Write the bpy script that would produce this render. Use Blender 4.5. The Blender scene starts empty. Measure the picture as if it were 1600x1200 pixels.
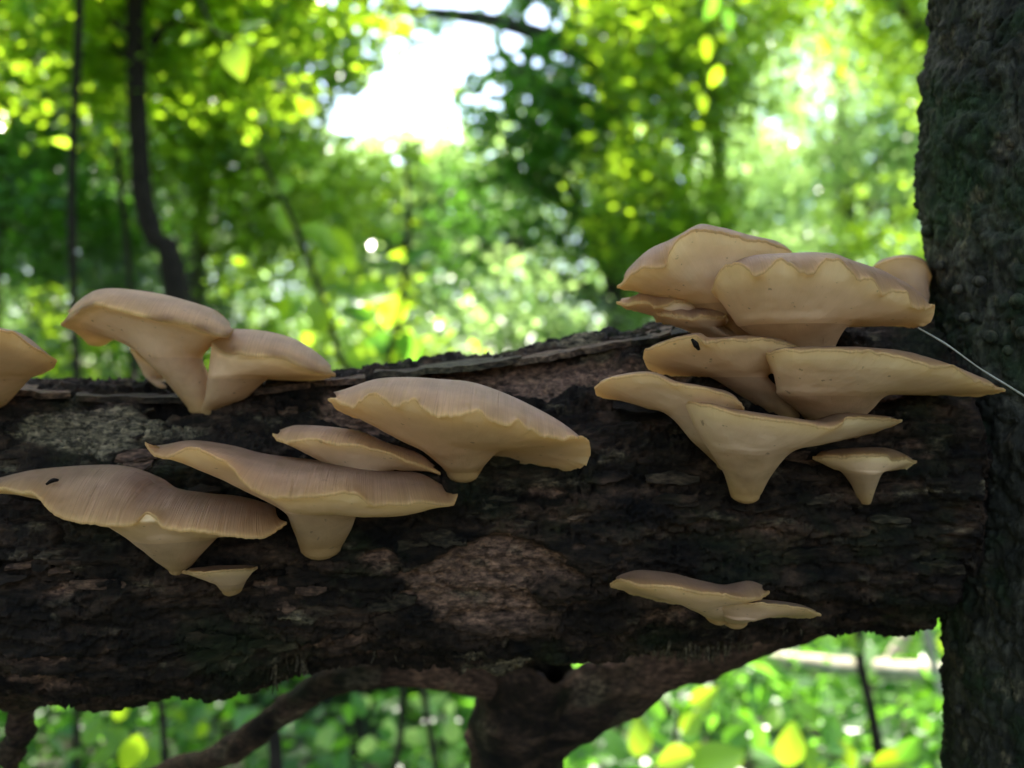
import bpy, math, random
import numpy as np

# ------------------------------------------------------------------ camera, sky, sun, exposure
sc = bpy.context.scene
col = sc.collection
CAM_Z = 1.05                       # camera height above the forest floor
F = 1309.0                         # focal length in photo pixels (1600 wide)
cam_data = bpy.data.cameras.new('camera')
cam_data.sensor_width = 36.0
cam_data.lens = 36.0 * F / 1600.0
cam_data.clip_start = 0.01
cam_data.clip_end = 400.0
cam_data.dof.use_dof = True
cam_data.dof.focus_distance = 0.372
cam_data.dof.aperture_fstop = cam_data.lens / 5.6     # opening of 5.6 mm
cam = bpy.data.objects.new('camera', cam_data)
col.objects.link(cam)
cam.location = (0, 0, CAM_Z)
cam.rotation_euler = (math.radians(90), 0, 0)
sc.camera = cam

SUN_EL, SUN_AZ = 66.0, -24.0       # degrees; azimuth from +Y (ahead), negative = left
world = bpy.data.worlds.new('World')
sc.world = world
world.use_nodes = True
wn = world.node_tree
bg = wn.nodes['Background']
sky = wn.nodes.new('ShaderNodeTexSky')
sky.sky_type = 'NISHITA'
sky.sun_disc = False
sky.sun_elevation = math.radians(SUN_EL)
sky.sun_rotation = math.radians(SUN_AZ)
sky.air_density = 1.0
sky.dust_density = 2.5
wn.links.new(sky.outputs['Color'], bg.inputs['Color'])
bg.inputs['Strength'].default_value = 0.15

sun_data = bpy.data.lights.new('sun', 'SUN')
sun_data.energy = 5.0
sun_data.angle = math.radians(0.5)
sun_data.color = (1.0, 0.95, 0.85)
sun = bpy.data.objects.new('sun', sun_data)
col.objects.link(sun)
sun.location = (0, 0, 20)
# the lamp shines along its local -Z; the sun stands ahead of the camera, high
sun.rotation_euler = (math.radians(90 - SUN_EL), 0, math.radians(180 - SUN_AZ))

sc.view_settings.view_transform = 'Standard'
sc.view_settings.look = 'None'
sc.view_settings.gamma = 1.0
sc.view_settings.exposure = 2.5
sc.cycles.use_denoising = True
sc.cycles.max_bounces = 7
sc.cycles.diffuse_bounces = 4
sc.cycles.glossy_bounces = 2
sc.cycles.transmission_bounces = 5
sc.cycles.sample_clamp_indirect = 6.0
sc.cycles.caustics_reflective = False
sc.cycles.caustics_refractive = False

R = np.random.default_rng(7)
random.seed(7)

# ------------------------------------------------------------------ helpers
def P(px, py, d):
    """photo pixel + distance (along the view axis) -> world point"""
    return np.array([(px - 800.0) / F * d, d, CAM_Z - (py - 600.0) / F * d])

def tag(o, label=None, cat=None, group=None, kind=None):
    if label: o['label'] = label
    if cat: o['category'] = cat
    if group: o['group'] = group
    if kind: o['kind'] = kind
    return o

def empty(name, loc=(0, 0, 0)):
    o = bpy.data.objects.new(name, None)
    col.objects.link(o)
    o.location = tuple(float(v) for v in loc)
    o.empty_display_size = 0.02
    return o

def link(name, mesh, parent=None):
    o = bpy.data.objects.new(name, mesh)
    col.objects.link(o)
    if parent is not None:
        o.parent = parent
        o.matrix_parent_inverse.identity()
        if parent.type == 'EMPTY':
            o.location = [-c for c in parent.location]
    return o

def mesh_np(name, V, Fc, mat=None, smooth=True, attrs=None, uv=None, normals=None):
    """V (n,3), Fc (m,k) all faces of one size"""
    V = np.ascontiguousarray(V, dtype=np.float32)
    Fc = np.ascontiguousarray(Fc, dtype=np.int32)
    m = bpy.data.meshes.new(name)
    k = Fc.shape[1]
    m.vertices.add(len(V)); m.vertices.foreach_set('co', V.ravel())
    m.loops.add(Fc.size); m.loops.foreach_set('vertex_index', Fc.ravel())
    m.polygons.add(len(Fc))
    m.polygons.foreach_set('loop_start', np.arange(0, Fc.size, k, dtype=np.int32))
    m.polygons.foreach_set('use_smooth', np.full(len(Fc), smooth, dtype=bool))
    m.update(calc_edges=True)
    if uv is not None:
        l = m.uv_layers.new(name='UVMap')
        l.data.foreach_set('uv', np.ascontiguousarray(uv[Fc.ravel()], dtype=np.float32).ravel())
    for an, av in (attrs or {}).items():
        a = m.attributes.new(an, 'FLOAT', 'POINT')
        a.data.foreach_set('value', np.ascontiguousarray(av, dtype=np.float32))
    if normals is not None:
        m.normals_split_custom_set_from_vertices(np.ascontiguousarray(normals, dtype=np.float32))
    if mat: m.materials.append(mat)
    return m

def grid_faces(nu, nv, wrap_u=False, wrap_v=False):
    """index (i over nu rows, j over nv columns) -> i*nv+j"""
    iu = np.arange(nu if wrap_u else nu - 1)
    jv = np.arange(nv if wrap_v else nv - 1)
    I, J = np.meshgrid(iu, jv, indexing='ij')
    I2, J2 = (I + 1) % nu, (J + 1) % nv
    return np.stack([I * nv + J, I * nv + J2, I2 * nv + J2, I2 * nv + J], -1).reshape(-1, 4)

def hash3(ix, iy, iz, seed=0):
    h = (ix.astype(np.int64) * 374761393 + iy.astype(np.int64) * 668265263
         + iz.astype(np.int64) * 2147483647 + seed * 1274126177) & 0xFFFFFFFF
    h = ((h ^ (h >> 13)) * 1274126177) & 0xFFFFFFFF
    h = h ^ (h >> 16)
    return (h & 0xFFFFFF).astype(np.float64) / 0xFFFFFF

def vnoise(p, seed=0):
    """value noise, -1..1, p (n,3)"""
    i = np.floor(p).astype(np.int64); f = p - i
    f = f * f * f * (f * (f * 6 - 15) + 10)
    r = 0
    for dx in (0, 1):
        wx = f[:, 0] if dx else 1 - f[:, 0]
        for dy in (0, 1):
            wy = f[:, 1] if dy else 1 - f[:, 1]
            for dz in (0, 1):
                wz = f[:, 2] if dz else 1 - f[:, 2]
                r = r + wx * wy * wz * hash3(i[:, 0] + dx, i[:, 1] + dy, i[:, 2] + dz, seed)
    return r * 2 - 1

def fbm(p, oct=4, seed=0, gain=0.5):
    a, r, t = 1.0, 0, 0
    for k in range(oct):
        r = r + a * vnoise(p * (2.03 ** k) + 17.3 * k, seed + k); t += a; a *= gain
    return r / t

def worley(p, seed=0):
    """F1, F2-F1 and cell id value"""
    i = np.floor(p).astype(np.int64)
    f1 = np.full(len(p), 9.0); f2 = np.full(len(p), 9.0); idv = np.zeros(len(p))
    for dx in (-1, 0, 1):
        for dy in (-1, 0, 1):
            for dz in (-1, 0, 1):
                cx, cy, cz = i[:, 0] + dx, i[:, 1] + dy, i[:, 2] + dz
                q = np.stack([cx + hash3(cx, cy, cz, seed), cy + hash3(cx, cy, cz, seed + 1),
                              cz + hash3(cx, cy, cz, seed + 2)], 1)
                d = np.linalg.norm(q - p, axis=1)
                near = d < f1
                f2 = np.where(near, f1, np.minimum(f2, d))
                idv = np.where(near, hash3(cx, cy, cz, seed + 3), idv)
                f1 = np.where(near, d, f1)
    return f1, f2 - f1, idv

def sstep(a, b, x):
    t = np.clip((x - a) / (b - a), 0, 1)
    return t * t * (3 - 2 * t)

def spline(pts, n):
    """resample a polyline (k,dim) to n points, Catmull-Rom through the points, even arc length"""
    p = np.asarray(pts, float)
    if len(p) == 2:
        t = np.linspace(0, 1, n)[:, None]
        return p[0] * (1 - t) + p[1] * t
    e = np.vstack([2 * p[0] - p[1], p, 2 * p[-1] - p[-2]])
    out = []
    for k in range(1, len(e) - 2):
        a, b, c, d = e[k - 1], e[k], e[k + 1], e[k + 2]
        for t in np.linspace(0, 1, 24, endpoint=False):
            out.append(0.5 * (2 * b + (c - a) * t + (2 * a - 5 * b + 4 * c - d) * t * t
                              + (3 * b - a - 3 * c + d) * t ** 3))
    out.append(p[-1]); out = np.array(out)
    s = np.concatenate([[0], np.cumsum(np.linalg.norm(np.diff(out, axis=0), axis=1))])
    q = np.linspace(0, s[-1], n)
    return np.stack([np.interp(q, s, out[:, k]) for k in range(out.shape[1])], 1)

def tube(pts, rad, nseg=12, nring=None, rough=0.0, freq=30.0, seed=0):
    """a tapered limb along a curve: verts, quads"""
    pr = np.column_stack([np.asarray(pts, float), np.asarray(rad, float)])
    n = nring or max(6, 5 * len(pr))
    c = spline(pr, n)
    p, r = c[:, :3], np.maximum(c[:, 3], 1e-5)
    t = np.gradient(p, axis=0); t /= np.linalg.norm(t, axis=1)[:, None] + 1e-12
    ref = np.array([0, 1, 0.05]) if abs(t[0][1]) < 0.8 else np.array([1, 0, 0.05])
    a = np.cross(t, ref); a /= np.linalg.norm(a, axis=1)[:, None]
    b = np.cross(t, a)
    ang = np.linspace(0, 2 * np.pi, nseg, endpoint=False)
    d = a[:, None] * np.cos(ang)[None, :, None] + b[:, None] * np.sin(ang)[None, :, None]
    V = (p[:, None] + d * r[:, None, None]).reshape(-1, 3)
    if rough > 0:
        nz = fbm(V * freq, 3, seed)
        V = V + d.reshape(-1, 3) * (nz * rough)[:, None]
    Fq = grid_faces(n, nseg, wrap_v=True)
    return V, Fq

def join(parts):
    Vs, Fs, o = [], [], 0
    for V, Fc in parts:
        Vs.append(V); Fs.append(Fc + o); o += len(V)
    return np.vstack(Vs), np.vstack(Fs)

# ------------------------------------------------------------------ materials
def mat(name):
    m = bpy.data.materials.new(name); m.use_nodes = True
    nt = m.node_tree; nt.nodes.clear()
    out = nt.nodes.new('ShaderNodeOutputMaterial')
    return m, nt, out

def N(nt, t, **kw):
    n = nt.nodes.new(t)
    for k, v in kw.items():
        if k in n.inputs: n.inputs[k].default_value = v
        else: setattr(n, k, v)
    return n

def ramp(nt, fac, stops):
    r = nt.nodes.new('ShaderNodeValToRGB')
    e = r.color_ramp.elements
    while len(e) < len(stops): e.new(0.5)
    for el, (p, c) in zip(e, stops):
        el.position = p; el.color = (*c, 1)
    nt.links.new(fac, r.inputs['Fac'])
    return r

def mixc(nt, fac, a, b, mode='MIX'):
    m = nt.nodes.new('ShaderNodeMix'); m.data_type = 'RGBA'; m.blend_type = mode
    for s, v in ((m.inputs[0], fac), (m.inputs[6], a), (m.inputs[7], b)):
        if hasattr(v, 'is_linked'): nt.links.new(v, s)
        elif isinstance(v, (int, float)): s.default_value = v
        else: s.default_value = (*v, 1)
    return m.outputs[2]

def noise(nt, scale, detail=4, vec=None, rough=0.55, dist=0.0):
    n = N(nt, 'ShaderNodeTexNoise', Scale=scale, Detail=detail, Roughness=rough, Distortion=dist)
    if vec is not None: nt.links.new(vec, n.inputs['Vector'])
    return n.outputs['Fac']

def leaf_material(name, dark, mid, bright, trans=0.5, tcol=(0.30, 0.50, 0.03), gloss=0.32):
    m, nt, out = mat(name)
    at = N(nt, 'ShaderNodeAttribute', attribute_name='tint')
    r = ramp(nt, at.outputs['Fac'], [(0, dark), (0.5, mid), (1, bright)])
    pr = N(nt, 'ShaderNodeBsdfPrincipled', Roughness=gloss)
    nt.links.new(r.outputs['Color'], pr.inputs['Base Color'])
    tr = nt.nodes.new('ShaderNodeBsdfTranslucent')
    r2 = ramp(nt, at.outputs['Fac'], [(0, tuple(c * 0.45 for c in tcol)), (0.5, tcol),
                                      (1, tuple(min(1, c * 1.35 + 0.03) for c in tcol))])
    nt.links.new(r2.outputs['Color'], tr.inputs['Color'])
    mx = N(nt, 'ShaderNodeMixShader', Fac=trans)
    nt.links.new(pr.outputs[0], mx.inputs[1]); nt.links.new(tr.outputs[0], mx.inputs[2])
    nt.links.new(mx.outputs[0], out.inputs['Surface'])
    return m

M_LEAF_A = leaf_material('leaf_deep_green', (0.02, 0.055, 0.012), (0.04, 0.11, 0.018), (0.07, 0.15, 0.02), 0.5, (0.16, 0.42, 0.02))
M_LEAF_B = leaf_material('leaf_yellow_green', (0.04, 0.10, 0.015), (0.07, 0.16, 0.02), (0.12, 0.20, 0.03), 0.58, (0.42, 0.64, 0.02))
M_LEAF_C = leaf_material('leaf_pale_green', (0.06, 0.12, 0.03), (0.10, 0.18, 0.05), (0.16, 0.26, 0.09), 0.58, (0.46, 0.68, 0.20), 0.25)
M_LEAF_D = leaf_material('leaf_dull_green', (0.03, 0.06, 0.02), (0.05, 0.09, 0.035), (0.09, 0.13, 0.06), 0.4, (0.14, 0.28, 0.06))

def bark_simple(name, c1, c2, scale=40.0, rough=0.9):
    m, nt, out = mat(name)
    tc = nt.nodes.new('ShaderNodeTexCoord')
    n1 = noise(nt, scale, 5, tc.outputs['Object'])
    r = ramp(nt, n1, [(0.3, c1), (0.7, c2)])
    pr = N(nt, 'ShaderNodeBsdfPrincipled', Roughness=rough)
    pr.inputs['Specular IOR Level'].default_value = 0.08
    nt.links.new(r.outputs['Color'], pr.inputs['Base Color'])
    b = N(nt, 'ShaderNodeBump', Strength=0.6, Distance=0.01)
    nt.links.new(n1, b.inputs['Height']); nt.links.new(b.outputs[0], pr.inputs['Normal'])
    nt.links.new(pr.outputs[0], out.inputs['Surface'])
    return m

M_TWIG = bark_simple('dark_twig_bark', (0.012, 0.010, 0.008), (0.035, 0.026, 0.02), 60)
M_TRUNK = bark_simple('grey_brown_bark', (0.035, 0.03, 0.025), (0.09, 0.075, 0.06), 9)
M_PALE = bark_simple('pale_dead_wood', (0.22, 0.19, 0.14), (0.42, 0.38, 0.30), 25)
M_GREENSTEM = bark_simple('green_stem', (0.02, 0.04, 0.015), (0.04, 0.07, 0.02), 60)
M_SPECK = bark_simple('dark_debris', (0.008, 0.006, 0.005), (0.02, 0.014, 0.01), 300)

def bark_detailed(name, trunk=False):
    """colour follows three shape attributes: height, patch (inner bark laid bare), lichen"""
    m, nt, out = mat(name)
    tc = nt.nodes.new('ShaderNodeTexCoord')
    mp = N(nt, 'ShaderNodeMapping'); mp.inputs['Scale'].default_value = (1, 1, 0.35) if trunk else (0.4, 1, 1)
    nt.links.new(tc.outputs['Object'], mp.inputs['Vector'])
    fine = noise(nt, 420, 6, mp.outputs[0], 0.65)
    mid = noise(nt, 70, 5, mp.outputs[0], 0.6, 0.6)
    big = noise(nt, 16, 4, tc.outputs['Object'], 0.6)
    h = N(nt, 'ShaderNodeAttribute', attribute_name='height').outputs['Fac']
    pa = N(nt, 'ShaderNodeAttribute', attribute_name='patch').outputs['Fac']
    li = N(nt, 'ShaderNodeAttribute', attribute_name='lichen').outputs['Fac']
    if trunk:
        c = ramp(nt, mid, [(0.28, (0.008, 0.008, 0.006)), (0.5, (0.024, 0.022, 0.015)), (0.72, (0.075, 0.066, 0.046))]).outputs[0]
        c = mixc(nt, ramp(nt, big, [(0.5, (0, 0, 0)), (0.64, (0.75, 0.75, 0.75))]).outputs[0], c, (0.014, 0.030, 0.010))
    else:
        c = ramp(nt, mid, [(0.32, (0.003, 0.002, 0.0014)), (0.5, (0.014, 0.0085, 0.005)), (0.70, (0.058, 0.032, 0.019))]).outputs[0]
        moss = ramp(nt, big, [(0.53, (0, 0, 0)), (0.68, (0.6, 0.6, 0.6))]).outputs[0]
        c = mixc(nt, moss, c, (0.014, 0.019, 0.006))
    pn = ramp(nt, fine, [(0.3, (0.035, 0.018, 0.011)), (0.7, (0.20, 0.108, 0.068))]).outputs[0]
    c = mixc(nt, pa, c, pn)
    ln = ramp(nt, fine, [(0.35, (0.028, 0.021, 0.012)), (0.68, (0.19, 0.142, 0.085))]).outputs[0]
    c = mixc(nt, li, c, ln)
    c = mixc(nt, 1.0, c, ramp(nt, fine, [(0.28, (0.32, 0.32, 0.32)), (0.5, (0.9, 0.9, 0.88)), (0.72, (1.7, 1.62, 1.5))]).outputs[0], 'MULTIPLY')
    pr = N(nt, 'ShaderNodeBsdfPrincipled', Roughness=0.82)
    pr.inputs['Specular IOR Level'].default_value = 0.12
    nt.links.new(c, pr.inputs['Base Color'])
    b1 = N(nt, 'ShaderNodeBump', Strength=0.9, Distance=0.0016)
    nt.links.new(fine, b1.inputs['Height'])
    b2 = N(nt, 'ShaderNodeBump', Strength=0.8, Distance=0.004)
    nt.links.new(mid, b2.inputs['Height']); nt.links.new(b1.outputs[0], b2.inputs['Normal'])
    nt.links.new(b2.outputs[0], pr.inputs['Normal'])
    nt.links.new(pr.outputs[0], out.inputs['Surface'])
    return m

M_LOG = bark_detailed('rotting_log_bark')
M_BIGTRUNK = bark_detailed('mossy_trunk_bark', True)

def fungus(name, which, stain=0.0):
    m, nt, out = mat(name)
    tc = nt.nodes.new('ShaderNodeTexCoord')
    uv = N(nt, 'ShaderNodeUVMap')
    sep = nt.nodes.new('ShaderNodeSeparateXYZ'); nt.links.new(uv.outputs[0], sep.inputs[0])
    v = sep.outputs['Y']
    mp = N(nt, 'ShaderNodeMapping'); mp.inputs['Scale'].default_value = (14.0, 0.9, 1)
    nt.links.new(uv.outputs[0], mp.inputs['Vector'])
    streak = noise(nt, 1.0, 3, mp.outputs[0], 0.6, 0.25)          # fine lines running from margin to centre
    blot = noise(nt, 60, 4, tc.outputs['Object'], 0.6)
    grain = noise(nt, 900, 2, tc.outputs['Object'])
    pr = N(nt, 'ShaderNodeBsdfPrincipled', Roughness=0.62)
    pr.inputs['Specular IOR Level'].default_value = 0.3
    tr = nt.nodes.new('ShaderNodeBsdfTranslucent')
    if which == 'cap':
        base = ramp(nt, v, [(0.0, (0.62, 0.40, 0.18)), (0.015, (0.54, 0.34, 0.16)), (0.05, (0.42, 0.255, 0.135)), (0.14, (0.37, 0.22, 0.122)),
                            (0.40, (0.30, 0.178, 0.112)), (1.0, (0.24, 0.148, 0.102))]).outputs[0]
        st = ramp(nt, streak, [(0.30, (0.62, 0.58, 0.54)), (0.62, (1.12, 1.1, 1.06))]).outputs[0]
        fade = ramp(nt, v, [(0.0, (0.9, 0.9, 0.9)), (0.45, (0.55, 0.55, 0.55)), (0.9, (0.12, 0.12, 0.12))]).outputs[0]
        c = mixc(nt, fade, base, mixc(nt, 1.0, base, st, 'MULTIPLY'))
        c = mixc(nt, 1.0, c, ramp(nt, blot, [(0.3, (0.72, 0.70, 0.68)), (0.62, (1.08, 1.06, 1.04))]).outputs[0], 'MULTIPLY')
        tfac, tcol, bs = 0.22, (0.95, 0.66, 0.34), 1.0
    elif which == 'under':
        base = ramp(nt, v, [(0.0, (0.80, 0.55, 0.28)), (0.08, (0.78, 0.53, 0.29)), (0.28, (0.66, 0.42, 0.25)), (1.0, (0.58, 0.36, 0.22))]).outputs[0]  # cream margin, browner inwards; margin glow and its falloff partly put into the colour
        st = ramp(nt, streak, [(0.30, (0.955, 0.95, 0.945)), (0.65, (1.01, 1.01, 1.01))]).outputs[0]
        c = mixc(nt, 1.0, base, st, 'MULTIPLY')
        c = mixc(nt, 1.0, c, ramp(nt, blot, [(0.3, (0.88, 0.86, 0.84)), (0.62, (1.03, 1.03, 1.02))]).outputs[0], 'MULTIPLY')
        tfac, tcol, bs = 0.18, (0.97, 0.68, 0.34), 0.14
    else:
        base = ramp(nt, v, [(0.0, (0.58, 0.36, 0.22)), (0.5, (0.60, 0.38, 0.22)), (1.0, (0.50, 0.29, 0.12))]).outputs[0]
        c = mixc(nt, 1.0, base, ramp(nt, blot, [(0.3, (0.75, 0.72, 0.68)), (0.62, (1.05, 1.04, 1.03))]).outputs[0], 'MULTIPLY')
        tfac, tcol, bs = 0.18, (0.75, 0.5, 0.25), 0.5
    if stain:                 # old margins rotting to dark brown
        edge = ramp(nt, v, [(0.0, (stain,) * 3), (0.05, (stain * 0.8,) * 3), (0.16, (0, 0, 0))]).outputs[0]
        bl = ramp(nt, noise(nt, 38, 2, tc.outputs['Object']), [(0.42, (0, 0, 0)), (0.58, (1, 1, 1))]).outputs[0]
        c = mixc(nt, mixc(nt, 1.0, edge, bl, 'MULTIPLY'), c, (0.06, 0.03, 0.018))
    oi = nt.nodes.new('ShaderNodeObjectInfo')
    c = mixc(nt, 1.0, c, ramp(nt, oi.outputs['Random'], [(0.0, (0.86, 0.82, 0.78)), (0.5, (1, 1, 1)), (1.0, (1.10, 1.08, 1.0))]).outputs[0], 'MULTIPLY')
    # scattered specks of dirt
    sp = noise(nt, 260, 2, tc.outputs['Object'])
    spm = ramp(nt, sp, [(0.70, (0, 0, 0)), (0.74, (0.7, 0.7, 0.7))]).outputs[0]
    c = mixc(nt, spm, c, (0.10, 0.06, 0.035))
    nt.links.new(c, pr.inputs['Base Color'])
    tr.inputs['Color'].default_value = (*tcol, 1)
    b1 = N(nt, 'ShaderNodeBump', Strength=bs, Distance=0.0011)
    nt.links.new(streak, b1.inputs['Height'])
    b2 = N(nt, 'ShaderNodeBump', Strength=0.25, Distance=0.0005)
    nt.links.new(grain, b2.inputs['Height']); nt.links.new(b1.outputs[0], b2.inputs['Normal'])
    nt.links.new(b2.outputs[0], pr.inputs['Normal'])
    mx = N(nt, 'ShaderNodeMixShader', Fac=tfac)
    if which != 'stem':       # the flesh thins out towards the margin and lets more light through
        nt.links.new(ramp(nt, v, [(0.0, (tfac + 0.22,) * 3), (0.14, (tfac + 0.16,) * 3), (0.40, (tfac,) * 3)]).outputs[0], mx.inputs['Fac'])
    nt.links.new(pr.outputs[0], mx.inputs[1]); nt.links.new(tr.outputs[0], mx.inputs[2])
    nt.links.new(mx.outputs[0], out.inputs['Surface'])
    return m

M_CAP_OLD, M_UNDER_OLD = fungus('old_mushroom_cap', 'cap', 0.9), fungus('old_mushroom_underside', 'under', 0.7)
M_CAP, M_UNDER, M_STEM = fungus('mushroom_cap', 'cap'), fungus('mushroom_underside', 'under'), fungus('mushroom_stem', 'stem')

def ground_material():
    m, nt, out = mat('forest_floor')
    tc = nt.nodes.new('ShaderNodeTexCoord')
    a = noise(nt, 3.0, 6, tc.outputs['Object'], 0.65)
    b = noise(nt, 26.0, 5, tc.outputs['Object'], 0.7)
    c = ramp(nt, b, [(0.3, (0.010, 0.008, 0.006)), (0.55, (0.030, 0.023, 0.015)), (0.75, (0.07, 0.055, 0.034))]).outputs[0]
    c = mixc(nt, ramp(nt, a, [(0.45, (0, 0, 0)), (0.6, (0.8, 0.8, 0.8))]).outputs[0], c, (0.035, 0.065, 0.02))
    pr = N(nt, 'ShaderNodeBsdfPrincipled', Roughness=0.9)
    nt.links.new(c, pr.inputs['Base Color'])
    bp = N(nt, 'ShaderNodeBump', Strength=0.8, Distance=0.05)
    nt.links.new(b, bp.inputs['Height']); nt.links.new(bp.outputs[0], pr.inputs['Normal'])
    nt.links.new(pr.outputs[0], out.inputs['Surface'])
    return m

# ------------------------------------------------------------------ the setting: forest floor
gx = np.concatenate([np.linspace(-150, -12, 24), np.linspace(-11.5, 11.5, 90), np.linspace(12, 150, 24)])
gy = np.concatenate([np.linspace(-150, -6, 20), np.linspace(-5.7, 16, 90), np.linspace(17, 170, 26)])
GX, GY = np.meshgrid(gx, gy, indexing='ij')
gp = np.stack([GX.ravel(), GY.ravel(), np.zeros(GX.size)], 1)
def ground_z(x, y):
    p = np.stack([np.atleast_1d(x) * 1.0, np.atleast_1d(y) * 1.0, np.zeros(np.size(x))], 1)
    return 0.10 * fbm(p * 0.5, 3, 5)
gp[:, 2] = ground_z(gp[:, 0], gp[:, 1]) + 0.015 * fbm(gp * 4, 2, 9)
g = link('ground', mesh_np('ground', gp, grid_faces(len(gx), len(gy))[:, ::-1], ground_material()))
tag(g, 'brown leaf littered forest floor under the undergrowth', 'ground', kind='structure')

# ------------------------------------------------------------------ the log
ST = np.array([[-1500, 600, 1110], [-900, 602, 1104], [-400, 603, 1100], [0, 607, 1086], [150, 614, 1084], [300, 617, 1076], [430, 603, 1038], [600, 584, 1026],
               [760, 568, 1020], [900, 545, 1012], [1080, 514, 1000], [1280, 500, 972], [1400, 497, 962], [1500, 500, 964], [1540, 550, 930], [1580, 610, 870], [1640, 650, 810], [1800, 660, 800]], float)
L_AX = 0.50
def log_section(px):
    top = np.interp(px, ST[:, 0], ST[:, 1]); bot = np.interp(px, ST[:, 0], ST[:, 2])
    at_, ab = np.arctan((600 - top) / F), np.arctan((600 - bot) / F)
    c, hf = (at_ + ab) / 2, (at_ - ab) / 2
    return L_AX * np.cos(c), CAM_Z + L_AX * np.sin(c), L_AX * np.sin(hf)

def log_depth(px, py):
    cy, cz, r = log_section(px)
    m = (600 - py) / F                  # z = CAM_Z + m*y
    A, B, Cc = 1 + m * m, -2 * (cy + m * (cz - CAM_Z)), cy * cy + (cz - CAM_Z) ** 2 - r * r
    D = max(B * B - 4 * A * Cc, 0)
    return (-B - math.sqrt(D)) / (2 * A)

us = np.concatenate([np.linspace(-1500, -130, 160, endpoint=False), np.linspace(-130, 1800, 1020)])
NA = 410
ang = np.linspace(0, 2 * np.pi, NA, endpoint=False)
cy, cz, rr = log_section(us)
X = (us - 800) / F * cy * 0.86          # a pixel on the front of the log
# keep front-surface pixels aligned: x measured at the front depth of the log
k_s = 1.0
p0 = np.stack([np.repeat(X, NA), np.zeros(len(us) * NA), np.zeros(len(us) * NA)], 1)
A2 = np.tile(ang, len(us)); rad = np.repeat(rr, NA)
dirs = np.stack([np.zeros_like(A2), -np.cos(A2), np.sin(A2)], 1)      # angle 0 faces the camera
cen = np.stack([np.repeat(X, NA), np.repeat(cy, NA), np.repeat(cz, NA)], 1)
base = cen + dirs * rad[:, None]
q = base * np.array([1.0, 1, 1])
qs = base * np.array([0.42, 1, 1])                                     # features drawn out along the log
warp = np.stack([fbm(qs * 40, 3, 31), fbm(qs * 40, 3, 32), fbm(qs * 40, 3, 33)], 1)
qf = base * np.array([0.22, 1, 1])
low = fbm(base * 9, 3, 61)
flake = fbm(qs * 62 + warp * 0.5, 5, 71, 0.55)
layer = sstep(0.02, 0.05, flake) + sstep(0.18, 0.21, flake) + sstep(-0.16, -0.13, flake) + sstep(-0.32, -0.30, flake)   # bark coming off in sheets
fis = 1 - np.abs(fbm(qf * 95 + warp * 0.6, 4, 44))                      # long fissures along the grain
crack = sstep(0.93, 0.995, fis)
fis2 = 1 - np.abs(fbm(qs * 120 + warp * 0.8, 3, 54))
crack2 = sstep(0.90, 0.99, fis2) * sstep(-0.1, 0.25, fbm(qs * 30, 2, 58))
pxs = np.repeat(us, NA)
pyb = 600 - (base[:, 2] - CAM_Z) / base[:, 1] * F
front = np.cos(A2) > -0.1
pm = np.exp(-(((pxs - 765) / 95) ** 2 + ((pyb - 905) / 52) ** 2)) * 1.25
pm = np.maximum(pm, np.exp(-(((pxs - 800) / 300) ** 2 + ((pyb - 600) / 32) ** 2)) * 0.95)
pm = np.maximum(pm, np.exp(-(((pxs - 520) / 60) ** 2 + ((pyb - 640) / 25) ** 2)) * 0.8)
pm = np.maximum(pm, np.exp(-(((pxs - 860) / 60) ** 2 + ((pyb - 770) / 40) ** 2)) * 0.55)
nz_p = fbm(qs * 60, 4, 91)
patch = np.where(front, sstep(0.34, 0.56, pm * 0.9 + nz_p * 0.95), 0)
lm = np.exp(-(((pxs - 130) / 150) ** 2 + ((pyb - 680) / 42) ** 2)) * 1.0
lm = np.maximum(lm, np.exp(-(((pxs - 900) / 220) ** 2 + ((pyb - 1028) / 16) ** 2)) * 0.75)
lm = np.maximum(lm, np.exp(-(((pxs - 840) / 330) ** 2 + ((pyb - 548) / 12) ** 2)) * 0.6)
lich = np.where(front, sstep(0.34, 0.60, lm + fbm(qs * 110, 4, 101) * 0.8), 0)
lich = np.maximum(lich, sstep(0.42, 0.5, fbm(qs * 150, 3, 111)) * 0.3)
dens = (1 - 0.6 * patch)
hgt = 0.0065 * low + 0.0021 * layer * dens - 0.0042 * crack * dens - 0.0022 * crack2 \
    + 0.0030 * fbm(qf * 180, 4, 121) + 0.0014 * fbm(q * 480, 3, 131) - 0.0025 * patch
for hx, hy, ax_, ay_, dp in ((232, 645, 62, 14, .016), (585, 668, 60, 20, .010), (1180, 575, 90, 30, .010), (1330, 600, 120, 40, .006), (300, 770, 150, 30, .006)):
    hgt = hgt - np.where(front, dp * sstep(0.25, 0.75, np.exp(-(((pxs - hx) / ax_) ** 2 + ((pyb - hy) / ay_) ** 2)) + 0.25 * nz_p), 0)
Vlog = base + dirs * hgt[:, None]
log = empty('fallen_log', (float(X[0]), float(cy[0]), float(cz[0] - rr[0])))
tag(log, 'thick dark rotting log leaning on the mossy trunk with mushrooms along it', 'log')
hn = (hgt - hgt.min()) / (hgt.max() - hgt.min())
o = link('bark', mesh_np('bark', Vlog, grid_faces(len(us), NA, wrap_v=True), M_LOG, True,
                         {'height': hn, 'patch': patch, 'lichen': lich}), log)

def log_surface(px, py, lift=0.0):
    d = log_depth(px, py)
    p = P(px, py, d)
    cy_, cz_, r_ = log_section(px)
    n = np.array([0, p[1] - cy_, p[2] - cz_]); n /= np.linalg.norm(n) + 1e-9
    return p + n * lift, n

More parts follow.
